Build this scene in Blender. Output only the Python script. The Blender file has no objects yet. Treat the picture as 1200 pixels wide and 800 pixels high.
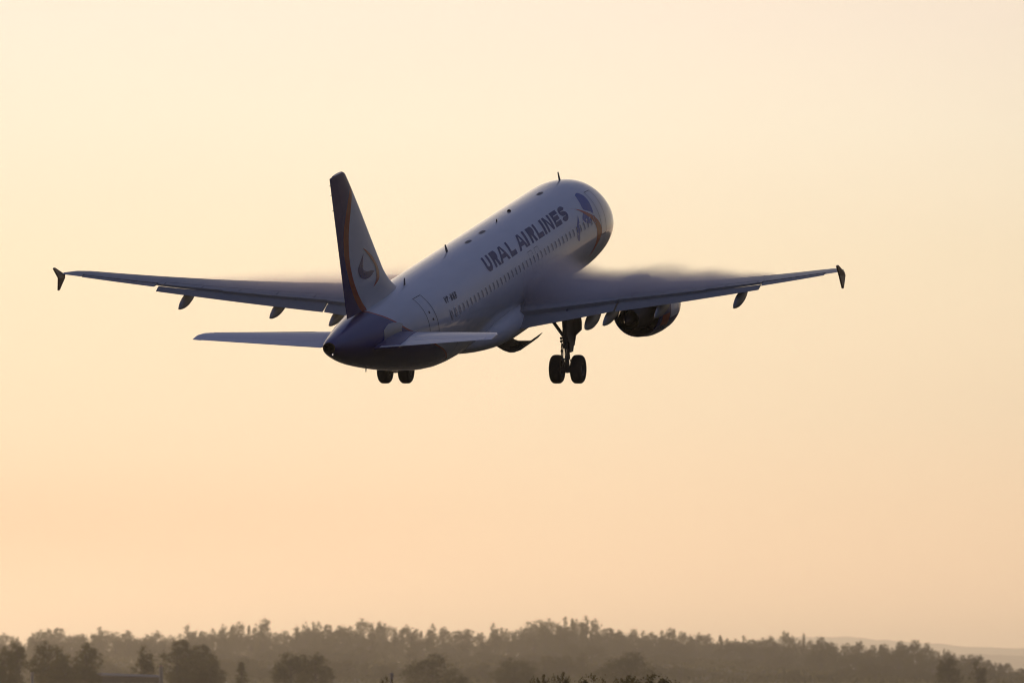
import bpy, bmesh, math, random
from math import radians as R, sin, cos, pi, sqrt
from mathutils import Vector, Matrix, noise
from mathutils.geometry import tessellate_polygon

# ------------------------------------------------------------------ camera
S = bpy.context.scene
CAM_Z = 1.8
FPX, HORIZON = 10800.0, 815.0                      # focal length and horizon row in the 1200 x 800 photograph
cam_d = bpy.data.cameras.new('camera')
cam_d.sensor_width = 36.0
cam_d.lens = FPX * 36.0 / 1200.0
cam_d.clip_start, cam_d.clip_end = 1.0, 90000.0
cam_d.dof.use_dof = True
cam_d.dof.focus_distance = 388.0
cam_d.dof.aperture_fstop = 2.8
cam = bpy.data.objects.new('camera', cam_d)
S.collection.objects.link(cam)
cam.location = (0, 0, CAM_Z)
cam.rotation_euler = (R(90) + math.atan((HORIZON - 400) / FPX), 0, 0)
S.camera = cam

# ------------------------------------------------------------------ sky, sun, exposure
SUN_EL, SUN_AZ = R(3.0), R(-26.0)                  # low in front of the camera, a little to the left (azimuth from +Y towards +X)
world = bpy.data.worlds.new('World')
S.world = world
world.use_nodes = True
wn, wl = world.node_tree.nodes, world.node_tree.links
wn.clear()


def W(kind, **kw):
    n = wn.new(kind)
    for k, v in kw.items():
        setattr(n, k, v)
    return n


def wmath(op, a, b=None, c=None, clamp=False):
    n = W('ShaderNodeMath', operation=op, use_clamp=clamp)
    for i, v in enumerate((a, b, c)):
        if v is None:
            continue
        if isinstance(v, (int, float)):
            n.inputs[i].default_value = v
        else:
            wl.new(v, n.inputs[i])
    return n.outputs[0]


sky = W('ShaderNodeTexSky', sky_type='NISHITA', sun_disc=False, sun_elevation=SUN_EL, sun_rotation=SUN_AZ,
        altitude=200.0, air_density=1.0, dust_density=3.0, ozone_density=2.0)
geo = W('ShaderNodeTexCoord')
sep = W('ShaderNodeSeparateXYZ')
wl.new(geo.outputs['Generated'], sep.inputs[0])
dx, dy, dz = sep.outputs
az_dot = wmath('ADD', wmath('MULTIPLY', dx, sin(SUN_AZ)), wmath('MULTIPLY', dy, cos(SUN_AZ)))
hz = wmath('SQRT', wmath('MAXIMUM', wmath('SUBTRACT', 1.0, wmath('MULTIPLY', dz, dz)), 1e-4))
facing = wmath('DIVIDE', az_dot, hz)               # 1 towards the sun's azimuth, -1 away from it
lobe = wmath('POWER', wmath('MULTIPLY_ADD', facing, 0.5, 0.5, clamp=True), 4.5)
low = wmath('POWER', wmath('SUBTRACT', 1.0, wmath('ABSOLUTE', dz), clamp=True), 6.0)
# a second, narrower brightening of the haze straight ahead
core_dot = wmath('DIVIDE', dy, hz)
core = wmath('POWER', wmath('MULTIPLY_ADD', core_dot, 0.5, 0.5, clamp=True), 170.0)
lobe = wmath('ADD', wmath('MULTIPLY', lobe, 0.68), wmath('MULTIPLY', core, 0.295))
fade = W('ShaderNodeMapRange', interpolation_type='SMOOTHSTEP')
wl.new(dz, fade.inputs[0])
for i, v in enumerate((0.08, 0.55, 1.0, 0.0)):
    fade.inputs[i + 1].default_value = v
dome_up = W('ShaderNodeMapRange', interpolation_type='SMOOTHSTEP')   # cool sky overhead
wl.new(dz, dome_up.inputs[0])
for i, v in enumerate((0.08, 0.5, 0.0, 1.0)):
    dome_up.inputs[i + 1].default_value = v
# hazy sunset glow: colour changes with height above the horizon
ramp = W('ShaderNodeValToRGB')
wl.new(wmath('MULTIPLY', dz, 10.0, clamp=True), ramp.inputs[0])
cr = ramp.color_ramp
GLOW_RAMP = [(0.02, (1.46, 0.94, 0.54)), (0.106, (1.38, 0.92, 0.55)), (0.20, (1.22, 0.87, 0.54)), (0.30, (1.13, 0.88, 0.58)), (0.477, (1.13, 0.94, 0.65)), (0.616, (1.14, 0.995, 0.755)), (0.736, (1.14, 0.975, 0.785))]
for i, (pos, col) in enumerate(GLOW_RAMP):
    e = cr.elements[i] if i < 2 else cr.elements.new(pos)
    e.position, e.color = pos, (*col, 1)
# soft, wide unevenness of the haze
ncoord = W('ShaderNodeMapping')
ncoord.inputs['Scale'].default_value = (9, 9, 38)
wl.new(geo.outputs['Generated'], ncoord.inputs[0])
nz = W('ShaderNodeTexNoise')
nz.inputs['Scale'].default_value = 1.0
nz.inputs['Detail'].default_value = 3.0
wl.new(ncoord.outputs[0], nz.inputs['Vector'])
soft = wmath('MULTIPLY_ADD', nz.outputs['Fac'], 0.09, 0.955)
amount = wmath('MULTIPLY', wmath('MULTIPLY', lobe, fade.outputs[0]), soft)
GLOW, RIM, DOME, NISH = 1.05, 0.13, 1.0, 0.10
glow = W('ShaderNodeVectorMath', operation='SCALE')
# a faint rosy layer of haze low in the sky to the left of the camera's view
bx = wmath('DIVIDE', wmath('SUBTRACT', dz, 0.0185), 0.006)
band = wmath('MULTIPLY', wmath('EXPONENT', wmath('MULTIPLY', wmath('MULTIPLY', bx, bx), -1.0)), wmath('MULTIPLY_ADD', dx, -16.0, 0.1, clamp=True))
band = wmath('MULTIPLY', band, wmath('MULTIPLY_ADD', nz.outputs['Fac'], 1.2, 0.4))
rose = W('ShaderNodeVectorMath', operation='MULTIPLY_ADD')
bvec = W('ShaderNodeCombineXYZ')
for i in range(3):
    wl.new(band, bvec.inputs[i])
wl.new(bvec.outputs[0], rose.inputs[0])
rose.inputs[1].default_value = (-0.05, -0.15, -0.19)
rose.inputs[2].default_value = (1, 1, 1)
tinted = W('ShaderNodeVectorMath', operation='MULTIPLY')
wl.new(ramp.outputs[0], tinted.inputs[0])
wl.new(rose.outputs[0], tinted.inputs[1])
wl.new(tinted.outputs[0], glow.inputs[0])
wl.new(wmath('MULTIPLY', amount, GLOW / 0.1), glow.inputs['Scale'])
rim = W('ShaderNodeVectorMath', operation='SCALE')   # paler band of haze all the way round the horizon
rim.inputs[0].default_value = (0.62, 0.50, 0.44)
wl.new(wmath('MULTIPLY', wmath('POWER', low, 2.0), RIM / 0.1), rim.inputs['Scale'])
add1 = W('ShaderNodeVectorMath', operation='ADD')
add2 = W('ShaderNodeVectorMath', operation='ADD')
tint = W('ShaderNodeVectorMath', operation='MULTIPLY')
wl.new(sky.outputs[0], tint.inputs[0])
tint.inputs[1].default_value = (0.08, 0.08, 0.10)
wl.new(tint.outputs[0], add1.inputs[0])
wl.new(glow.outputs[0], add1.inputs[1])
wl.new(add1.outputs[0], add2.inputs[0])
wl.new(rim.outputs[0], add2.inputs[1])
bg = W('ShaderNodeBackground')
bg.inputs['Strength'].default_value = NISH
dome = W('ShaderNodeVectorMath', operation='SCALE')
dome.inputs[0].default_value = (0.090, 0.110, 0.200)
wl.new(wmath('MULTIPLY', dome_up.outputs[0], DOME / 0.1), dome.inputs['Scale'])
add3 = W('ShaderNodeVectorMath', operation='ADD')
wl.new(add2.outputs[0], add3.inputs[0])
wl.new(dome.outputs[0], add3.inputs[1])
wl.new(add3.outputs[0], bg.inputs['Color'])
wout = W('ShaderNodeOutputWorld')
wl.new(bg.outputs[0], wout.inputs['Surface'])
world.cycles.sampling_method = 'MANUAL'
world.cycles.sample_map_resolution = 1024

sun_d = bpy.data.lights.new('sun', 'SUN')
sun_d.energy = 1.8
sun_d.angle = R(6.0)
sun_d.color = (1.0, 0.72, 0.45)
sun = bpy.data.objects.new('sun', sun_d)
S.collection.objects.link(sun)
sun.rotation_euler = Vector((sin(SUN_AZ) * cos(SUN_EL), cos(SUN_AZ) * cos(SUN_EL), sin(SUN_EL))).to_track_quat('Z', 'Y').to_euler()

S.view_settings.view_transform = 'Standard'
S.view_settings.look = 'None'
S.view_settings.gamma = 1.0
S.view_settings.exposure = 0.0
S.render.engine = 'CYCLES'
S.cycles.use_denoising = True
S.cycles.max_bounces = 6
S.cycles.volume_bounces = 3
S.cycles.filter_width = 1.05
S.cycles.volume_step_rate = 1.0

rnd = random.Random(7)


# ------------------------------------------------------------------ helpers
def tag(o, label=None, cat=None, group=None, kind=None):
    for k, v in (('label', label), ('category', cat), ('group', group), ('kind', kind)):
        if v:
            o[k] = v
    return o


def link(o, parent=None):
    S.collection.objects.link(o)
    if parent is not None:
        o.parent = parent
    return o


def empty(name, loc=(0, 0, 0), parent=None):
    o = bpy.data.objects.new(name, None)
    o.location = loc
    return link(o, parent)


def mesh_obj(name, bm, mats, parent=None, smooth=None):
    me = bpy.data.meshes.new(name)
    bm.normal_update()
    bm.to_mesh(me)
    bm.free()
    for m in (mats if isinstance(mats, (list, tuple)) else [mats]):
        me.materials.append(m)
    if smooth is not None:
        for p in me.polygons:
            p.use_smooth = True
        try:
            me.set_sharp_from_angle(angle=R(smooth))
        except Exception:
            pass
    return link(bpy.data.objects.new(name, me), parent)


def loft(bm, rings, caps=(True, True), closed=True, mat=0):
    vr = [[bm.verts.new(p) for p in ring] for ring in rings]
    n = len(vr[0])
    for a, b in zip(vr, vr[1:]):
        for i in range(n if closed else n - 1):
            j = (i + 1) % n
            try:
                f = bm.faces.new((a[i], a[j], b[j], b[i]))
                f.material_index = mat
            except ValueError:
                pass
    for ring, on in ((vr[0], caps[0]), (vr[-1], caps[1])):
        if on and closed:
            try:
                bm.faces.new(ring).material_index = mat
            except ValueError:
                pass
    return vr


def fix_normals(bm):
    bmesh.ops.recalc_face_normals(bm, faces=bm.faces)
    return bm


def tube(bm, a, b, r0, r1=None, n=14, mat=0, caps=(True, True)):
    a, b = Vector(a), Vector(b)
    r1 = r0 if r1 is None else r1
    d = (b - a).normalized()
    u = d.orthogonal().normalized()
    v = d.cross(u)
    loft(bm, [[p + (u * cos(2 * pi * i / n) + v * sin(2 * pi * i / n)) * r for i in range(n)] for p, r in ((a, r0), (b, r1))], caps, mat=mat)


def box(bm, c, size, mat=0, rot=None):
    r = bmesh.ops.create_cube(bm, size=1.0)
    M = Matrix.Translation(c) @ (rot.to_4x4() if rot else Matrix.Identity(4)) @ Matrix.Diagonal((*size, 1))
    bmesh.ops.transform(bm, matrix=M, verts=r['verts'])
    for v in r['verts']:
        for f in v.link_faces:
            f.material_index = mat


def slab(bm, outline, thick, axis, mat=0):
    """outline: 3-D points, extruded along axis both ways"""
    ax = Vector(axis).normalized() * (thick / 2)
    loft(bm, [[Vector(p) - ax for p in outline], [Vector(p) + ax for p in outline]], mat=mat)


def interp(tab, x):
    if x <= tab[0][0]:
        return tab[0][1:]
    for a, b in zip(tab, tab[1:]):
        if x <= b[0]:
            t = (x - a[0]) / (b[0] - a[0])
            return tuple(p + (q - p) * t for p, q in zip(a[1:], b[1:]))
    return tab[-1][1:]


def hermite(tab, x):
    """monotone cubic through a table of (x, v, v, ...)"""
    if x <= tab[0][0]:
        return tab[0][1:]
    if x >= tab[-1][0]:
        return tab[-1][1:]
    for k in range(len(tab) - 1):
        if x <= tab[k + 1][0]:
            break
    out = []
    h = tab[k + 1][0] - tab[k][0]
    t = (x - tab[k][0]) / h
    for c in range(1, len(tab[0])):
        def slope(i):
            if i == 0 or i == len(tab) - 1:
                j = min(max(i, 1), len(tab) - 1)
                return (tab[j][c] - tab[j - 1][c]) / (tab[j][0] - tab[j - 1][0])
            d0 = (tab[i][c] - tab[i - 1][c]) / (tab[i][0] - tab[i - 1][0])
            d1 = (tab[i + 1][c] - tab[i][c]) / (tab[i + 1][0] - tab[i][0])
            return 0.0 if d0 * d1 <= 0 else 2 * d0 * d1 / (d0 + d1)
        m0, m1 = slope(k), slope(k + 1)
        p0, p1 = tab[k][c], tab[k + 1][c]
        out.append((2 * t**3 - 3 * t**2 + 1) * p0 + (t**3 - 2 * t**2 + t) * h * m0 + (-2 * t**3 + 3 * t**2) * p1 + (t**3 - t**2) * h * m1)
    return tuple(out)


# ------------------------------------------------------------------ materials
def new_mat(name):
    m = bpy.data.materials.new(name)
    m.use_nodes = True
    return m, m.node_tree.nodes, m.node_tree.links, m.node_tree.nodes['Principled BSDF']


def plain(name, col, rough=0.4, metal=0.0, coat=0.0, vary=0.12, scale=3.0, stretch=(1, 1, 1)):
    """a colour with soft wear: noise moves the colour and the gloss a little"""
    m, n, l, b = new_mat(name)
    tc = n.new('ShaderNodeTexCoord')
    mp = n.new('ShaderNodeMapping')
    mp.inputs['Scale'].default_value = stretch
    l.new(tc.outputs['Object'], mp.inputs[0])
    t = n.new('ShaderNodeTexNoise')
    t.inputs['Scale'].default_value = scale
    t.inputs['Detail'].default_value = 5
    l.new(mp.outputs[0], t.inputs['Vector'])
    mx = n.new('ShaderNodeMix')
    mx.data_type = 'RGBA'
    mx.inputs[6].default_value = (*[c * (1 - vary) for c in col], 1)
    mx.inputs[7].default_value = (*[min(1, c * (1 + vary)) for c in col], 1)
    l.new(t.outputs['Fac'], mx.inputs[0])
    l.new(mx.outputs[2], b.inputs['Base Color'])
    rr = n.new('ShaderNodeMapRange')
    rr.inputs[3].default_value = max(0.02, rough * 0.75)
    rr.inputs[4].default_value = min(1, rough * 1.25)
    l.new(t.outputs['Fac'], rr.inputs[0])
    l.new(rr.outputs[0], b.inputs['Roughness'])
    b.inputs['Metallic'].default_value = metal
    b.inputs['Coat Weight'].default_value = coat
    b.inputs['Coat Roughness'].default_value = 0.08
    return m


NAVY = (0.007, 0.005, 0.15)
ORANGE = (0.44, 0.045, 0.006)
WHITE = (0.80, 0.80, 0.81)


def nmath(n, l, op, a, b=None, clamp=False):
    k = n.new('ShaderNodeMath')
    k.operation = op
    k.use_clamp = clamp
    for i, v in enumerate((a, b)):
        if v is None:
            continue
        if isinstance(v, (int, float)):
            k.inputs[i].default_value = v
        else:
            l.new(v, k.inputs[i])
    return k.outputs[0]


def curve_of(n, l, src, pts, lo, hi, vlo, vhi):
    """value of the polyline pts at src, as a Float Curve node"""
    f = n.new('ShaderNodeFloatCurve')
    l.new(nmath(n, l, 'DIVIDE', nmath(n, l, 'SUBTRACT', src, lo), hi - lo, True), f.inputs['Value'])
    c = f.mapping.curves[0]
    pp = [((x - lo) / (hi - lo), (v - vlo) / (vhi - vlo)) for x, v in pts]
    c.points[0].location = pp[0]
    c.points[1].location = pp[-1]
    for p in pp[1:-1]:
        c.points.new(*p)
    f.mapping.update()
    return nmath(n, l, 'ADD', nmath(n, l, 'MULTIPLY', f.outputs[0], vhi - vlo), vlo)


def livery(name, front_pts, back_pts, zr, sr, rough=0.32, coat=1.0, ior=1.58):
    """white paint, orange band, navy behind it; the two borders are station(z) polylines in aircraft coordinates"""
    m, n, l, b = new_mat(name)
    tc = n.new('ShaderNodeTexCoord')
    sp = n.new('ShaderNodeSeparateXYZ')
    l.new(tc.outputs['Object'], sp.inputs[0])
    station = nmath(n, l, 'SUBTRACT', 18.0, sp.outputs[1])
    z = sp.outputs[2]
    f = curve_of(n, l, z, front_pts, zr[0], zr[1], sr[0], sr[1])
    k = curve_of(n, l, z, back_pts, zr[0], zr[1], sr[0], sr[1])
    edge = lambda c: nmath(n, l, 'MULTIPLY', nmath(n, l, 'ADD', nmath(n, l, 'SUBTRACT', station, c), 0.012), 40.0, True)
    t = n.new('ShaderNodeTexNoise')
    t.inputs['Scale'].default_value = 1.3
    t.inputs['Detail'].default_value = 6
    mp = n.new('ShaderNodeMapping')
    mp.inputs['Scale'].default_value = (1.6, 0.5, 1.6)
    l.new(tc.outputs['Object'], mp.inputs[0])
    l.new(mp.outputs[0], t.inputs['Vector'])
    wv = n.new('ShaderNodeMix')
    wv.data_type = 'RGBA'
    wv.inputs[6].default_value = (*[c * 0.84 for c in WHITE], 1)
    wv.inputs[7].default_value = (*[c * 1.05 for c in WHITE], 1)
    l.new(t.outputs['Fac'], wv.inputs[0])
    m1 = n.new('ShaderNodeMix'); m1.data_type = 'RGBA'
    l.new(edge(f), m1.inputs[0]); l.new(wv.outputs[2], m1.inputs[6]); m1.inputs[7].default_value = (*ORANGE, 1)
    m2 = n.new('ShaderNodeMix'); m2.data_type = 'RGBA'
    l.new(edge(k), m2.inputs[0]); l.new(m1.outputs[2], m2.inputs[6]); m2.inputs[7].default_value = (*NAVY, 1)
    # faint skin joints: rings every few metres and a few lengthwise seams
    l.new(m2.outputs[2], b.inputs['Base Color'])
    rr = n.new('ShaderNodeMapRange')
    rr.inputs[3].default_value = rough * 0.8
    rr.inputs[4].default_value = rough * 1.2
    l.new(t.outputs['Fac'], rr.inputs[0])
    l.new(rr.outputs[0], b.inputs['Roughness'])
    b.inputs['Coat Weight'].default_value = coat
    b.inputs['Coat Roughness'].default_value = 0.035
    b.inputs['Coat IOR'].default_value = ior
    b.inputs['Specular IOR Level'].default_value = 0.2
    bump = n.new('ShaderNodeBump')
    bump.inputs['Strength'].default_value = 0.16
    bump.inputs['Distance'].default_value = 0.05
    l.new(t.outputs['Fac'], bump.inputs['Height'])
    l.new(bump.outputs[0], b.inputs['Normal'])
    l.new(bump.outputs[0], b.inputs['Coat Normal'])
    return m


FUS_F = [(-2.1, 25.0), (-1.3, 26.5), (-0.8, 27.6), (-0.42, 28.6), (0.1, 29.9), (0.69, 31.2), (0.81, 31.5), (1.12, 32.05), (1.4, 32.45), (1.63, 32.8), (1.8, 33.05), (2.1, 33.2)]
FUS_B = [(z, s + 0.16) for z, s in FUS_F]
FIN_F = [(1.5, 32.5), (1.77, 32.76), (2.46, 33.55), (3.08, 34.05), (3.65, 34.33), (4.3, 34.5), (4.9, 34.5), (5.4, 34.42), (6.2, 34.08), (6.95, 33.68), (7.4, 33.5), (8.1, 33.2)]
FIN_B = [(1.5, 33.0), (1.86, 33.37), (2.41, 34.0), (3.19, 34.55), (3.67, 34.74), (4.3, 34.95), (4.9, 35.02), (5.47, 34.95), (6.15, 34.62), (6.9, 34.1), (7.4, 33.6), (8.1, 33.2)]
M_FUS = livery('fuselage_paint', FUS_F, FUS_B, (-2.2, 2.2), (24, 34))
M_FIN = livery('fin_paint', FIN_F, FIN_B, (1.4, 8.2), (31, 37), 0.4, 0.3, 1.45)
M_WHITE = plain('white_gloss_paint', WHITE, 0.35, coat=0.35, vary=0.05)
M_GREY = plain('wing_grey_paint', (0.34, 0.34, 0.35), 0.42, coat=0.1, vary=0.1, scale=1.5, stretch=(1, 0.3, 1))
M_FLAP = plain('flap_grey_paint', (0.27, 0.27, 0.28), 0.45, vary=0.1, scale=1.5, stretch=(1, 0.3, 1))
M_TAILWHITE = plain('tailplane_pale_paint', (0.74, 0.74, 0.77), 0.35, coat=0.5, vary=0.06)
M_NAVY = plain('navy_gloss_paint', NAVY, 0.3, coat=0.4, vary=0.08)
M_ORANGE = plain('orange_gloss_paint', ORANGE, 0.32, coat=0.3, vary=0.08)
M_EMBLEM_ORANGE = plain('emblem_orange_paint', (0.62, 0.085, 0.012), 0.32, coat=0.2, vary=0.08)
M_BLUE = plain('emblem_blue_paint', (0.020, 0.070, 0.38), 0.32, coat=0.3, vary=0.08)
M_LETTER = plain('lettering_navy_paint', (0.020, 0.013, 0.105), 0.36, coat=0.25, vary=0.05)
M_LINE = plain('seam_sealant', (0.07, 0.07, 0.08), 0.6)
M_METAL = plain('bare_metal', (0.45, 0.44, 0.42), 0.35, 1.0, vary=0.12)
M_HOT = plain('heat_stained_metal', (0.075, 0.06, 0.05), 0.5, 0.7, vary=0.25, scale=6)
M_DARK = plain('soot_black', (0.012, 0.011, 0.011), 0.7)
M_STEEL = plain('gear_grey_paint', (0.14, 0.14, 0.145), 0.5, vary=0.2, scale=9)
M_TYRE = plain('tyre_rubber', (0.018, 0.017, 0.017), 0.75, vary=0.2, scale=14)
M_PANE = plain('cabin_window_pane', (0.32, 0.32, 0.35), 0.25, coat=0.15, vary=0.05)
M_FENCE = plain('wingtip_fence_paint', (0.20, 0.10, 0.06), 0.4, coat=0.2, vary=0.15)

# ------------------------------------------------------------------ ground and far ridges
# the field is flat by the camera and lifts a little towards the distant wood


def terrain(x, y):
    t = min(max((y - 4600) / 4400, 0), 1)
    t = t * t * (3 - 2 * t)
    far = min(max((y - 10500) / 7000, 0), 1)
    bump = noise.noise(Vector((x / 260.0, y / 420.0, 0.3))) * 1.4 + noise.noise(Vector((x / 70.0, y / 110.0, 5.3))) * 0.35
    side = min(max((x - 150) / 180, 0), 1)
    return 0.0 + t * (34.0 + bump - 15.0 * side) * (1 - far) + (1 - t) * bump * 0.12


m, n, l, b = new_mat('dry_grass_field')
tc = n.new('ShaderNodeTexCoord')
t1 = n.new('ShaderNodeTexNoise'); t1.inputs['Scale'].default_value = 0.02; t1.inputs['Detail'].default_value = 8
l.new(tc.outputs['Object'], t1.inputs['Vector'])
rp = n.new('ShaderNodeValToRGB')
rp.color_ramp.elements[0].position, rp.color_ramp.elements[0].color = 0.35, (0.022, 0.027, 0.011, 1)
rp.color_ramp.elements[1].position, rp.color_ramp.elements[1].color = 0.7, (0.065, 0.055, 0.028, 1)
l.new(t1.outputs['Fac'], rp.inputs[0]); l.new(rp.outputs[0], b.inputs['Base Color'])
b.inputs['Roughness'].default_value = 0.95
M_GROUND = m

GX0, GX1, GY0, GY1 = -9000, 9000, -2500, 63000
xs = [-9000, -6000, -4000, -2500, -1500, -1000, -700] + list(range(-480, 481, 24)) + [700, 1000, 1500, 2500, 4000, 6000, 9000]
ys = [-2500, -1500, -800, -300, -100] + list(range(0, 1500, 75)) + list(range(1500, 10600, 100)) + list(range(10600, 12500, 400)) + list(range(13500, 62001, 2500)) + [63000]
ys = sorted(set(ys))
bm = bmesh.new()
grid = [[bm.verts.new((x, y, terrain(x, y))) for x in xs] for y in ys]
for a, c in zip(grid, grid[1:]):
    for i in range(len(xs) - 1):
        bm.faces.new((a[i], a[i + 1], c[i + 1], c[i]))
o = mesh_obj('ground', bm, M_GROUND, smooth=180)
tag(o, 'dry grass field running out towards the distant wood', 'ground', kind='structure')

M_HILL = plain('wooded_hill', (0.05, 0.055, 0.03), 0.95, vary=0.4, scale=0.01)


def ridge(name, dist, depth, x0, x1, prof, seed):
    """a long wooded ridge: prof gives its height in metres against x"""
    bm = bmesh.new()
    rings = []
    nx = 260
    for k, v in enumerate((0.0, 0.25, 0.5, 0.75, 1.0)):
        ring = []
        for i in range(nx + 1):
            x = x0 + (x1 - x0) * i / nx
            h = interp(prof, x)[0]
            h += dist / 10800 * (2.0 * noise.noise(Vector((x / dist * 260, seed, 0))) + 1.3 * noise.noise(Vector((x / dist * 900, seed, 2))))
            ring.append(Vector((x, dist + depth * v, -2 + (h + 2) * sin(pi * v) ** 0.8)))
        rings.append(ring)
    loft(bm, rings, closed=False)
    return mesh_obj(name, fix_normals(bm), M_HILL, smooth=60)


def px_x(px, d):
    return (px - 600) / FPX * d


def px_z(row, d):
    return CAM_Z + (HORIZON - row) / FPX * d


d = 60000
o = ridge('hills', d - 1500, 3000, px_x(300, d), px_x(1500, d), [(px_x(c, d), px_z(r, d)) for c, r in ((300, 790), (700, 770), (930, 746), (1000, 746), (1060, 751), (1140, 758), (1200, 759), (1350, 764), (1500, 775))], 3.1)
tag(o, 'palest far ridge fading into the haze at the right', 'hill', kind='structure')
d = 44000
o = ridge('hills', d - 600, 1200, px_x(700, d), px_x(1500, d), [(px_x(c, d), px_z(r, d)) for c, r in ((700, 800), (1040, 790), (1100, 769), (1150, 765), (1200, 769), (1300, 775), (1500, 790))], 8.4)
tag(o, 'nearer hazy ridge low behind the right end of the wood', 'hill', kind='structure')

# ------------------------------------------------------------------ air: one even haze box
m = bpy.data.materials.new('air_haze')
m.use_nodes = True
n, l = m.node_tree.nodes, m.node_tree.links
n.clear()
pv = n.new('ShaderNodeVolumePrincipled')
pv.inputs['Color'].default_value = (0.99, 0.955, 0.88, 1)
pv.inputs['Density'].default_value = 3.2e-5
pv.inputs['Anisotropy'].default_value = 0.70
mo = n.new('ShaderNodeOutputMaterial')
l.new(pv.outputs[0], mo.inputs['Volume'])

M_HAZE = m
bm = bmesh.new()
HZ0, HZ1 = -6.0, 410.0
box(bm, Vector(((GX0 + GX1) / 2, (GY0 + GY1) / 2, (HZ0 + HZ1) / 2)), (GX1 - GX0 + 400, GY1 - GY0 + 400, HZ1 - HZ0))
o = mesh_obj('haze', bm, M_HAZE)
tag(o, 'warm evening haze lying over the field and the wood', 'haze', kind='stuff')

# ------------------------------------------------------------------ the airliner
# aircraft coordinates: X to its right, Y forward (18 - station), Z up; station = metres behind the nose tip
air = empty('airliner')
tag(air, 'white twin jet airliner with navy tail climbing away, main wheels still down', 'airplane')
YAW, PITCH, ROLL = -3.03121309e-01, 2.38789310e-01, 1.09536672e-02
air.rotation_mode = 'YXZ'
air.rotation_euler = (PITCH, ROLL, YAW)
air.location = (-1.59651241, 387.235956, 17.2818564 + CAM_Z)


def A(s, x, z):
    return Vector((x, 18.0 - s, z))


#        station  top    bottom  half width
FUS = [(0.00, -0.50, -0.56, 0.03), (0.06, -0.30, -0.78, 0.24), (0.2, -0.12, -0.96, 0.42), (0.5, 0.12, -1.18, 0.70), (1.0, 0.42, -1.42, 1.02), (1.6, 0.72, -1.62, 1.30),
       (2.2, 1.12, -1.77, 1.50), (3.0, 1.56, -1.92, 1.70), (3.8, 1.84, -2.00, 1.83), (4.8, 2.00, -2.05, 1.93), (6.0, 2.07, -2.07, 1.975), (24.0, 2.07, -2.07, 1.975),
       (26.0, 2.07, -1.95, 1.96), (28.0, 2.065, -1.62, 1.88), (30.0, 2.03, -1.21, 1.70), (32.0, 1.97, -0.74, 1.42), (34.0, 1.87, -0.22, 1.06), (35.5, 1.76, 0.22, 0.76),
       (36.7, 1.64, 0.66, 0.50), (37.25, 1.57, 0.90, 0.36), (37.5, 1.50, 1.06, 0.26)]


def fus_pt(s, th, off=0.0):
    top, bot, w = hermite(FUS, s)
    h, zc = (top - bot) / 2, (top + bot) / 2
    nx, nz = cos(th) / max(w, .05), sin(th) / max(h, .05)
    k = off / sqrt(nx * nx + nz * nz)
    return A(s, w * cos(th) + nx * k, zc + h * sin(th) + nz * k)


bm = bmesh.new()
st = [0, .03, .06, .12, .2, .35, .5, .75, 1.0, 1.3, 1.6, 1.9, 2.2, 2.6, 3.0, 3.4, 3.8, 4.3, 4.8, 5.4, 6.0, 7, 8, 10, 12, 14, 16, 18, 20, 22, 24, 25, 26, 27, 28, 29, 30, 31, 32, 33, 34, 34.8, 35.5, 36.1, 36.7, 37.0, 37.25, 37.4, 37.5]
NR = 72
vr = loft(bm, [[fus_pt(s, 2 * pi * i / NR) for i in range(NR)] for s in st], caps=(True, False))
# exhaust of the auxiliary power unit: a short recessed pipe
r0 = [fus_pt(37.5, 2 * pi * i / NR, -0.05) for i in range(NR)]
r1 = [p + Vector((0, 0.5, 0)) for p in r0]
a0 = vr[-1]; b0 = [bm.verts.new(p) for p in r0]; c0 = [bm.verts.new(p) for p in r1]
for i in range(NR):
    j = (i + 1) % NR
    bm.faces.new((a0[i], a0[j], b0[j], b0[i])).material_index = 1
    bm.faces.new((b0[i], b0[j], c0[j], c0[i])).material_index = 2
bm.faces.new(c0).material_index = 2
fix_normals(bm)
fus = mesh_obj('fuselage', bm, [M_FUS, M_HOT, M_DARK], air, smooth=40)

# belly fairing between the wings
bm = bmesh.new()
FAIR = [(9.8, -1.75, 0.9, 0.18), (10.6, -1.75, 1.5, 0.38), (11.6, -1.72, 1.98, 0.58), (13, -1.66, 2.14, 0.74), (15, -1.62, 2.2, 0.82), (18.5, -1.62, 2.2, 0.82), (20, -1.64, 2.1, 0.76), (21.3, -1.66, 1.8, 0.62), (22.4, -1.68, 1.3, 0.42), (23.2, -1.72, 0.8, 0.2)]
ss = [9.8 + (23.2 - 9.8) * i / 30 for i in range(31)]
rings = []
for s in ss:
    z, w, h = hermite(FAIR, s)
    rings.append([A(s, w * math.copysign(abs(cos(a)) ** 0.8, cos(a)), z + h * math.copysign(abs(sin(a)) ** 0.85, sin(a))) for a in [2 * pi * i / 40 for i in range(40)]])
loft(bm, rings)
mesh_obj('belly_fairing', fix_normals(bm), M_WHITE, fus, smooth=50)


# ---- decals: flat outlines cut on a grid and laid over a curved skin
def flat_mesh(polys):
    bm = bmesh.new()
    for poly in polys:                              # each poly: list of loops (outer first, then holes)
        loops = poly if isinstance(poly[0][0], (tuple, list, Vector)) else [poly]
        pts = [p for lp in loops for p in lp]
        vs = [bm.verts.new((p[0], p[1], 0)) for p in pts]
        for tri in tessellate_polygon([[Vector((p[0], p[1], 0)) for p in lp] for lp in loops]):
            try:
                bm.faces.new([vs[i] for i in tri])
            except ValueError:
                pass
    return bm


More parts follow.
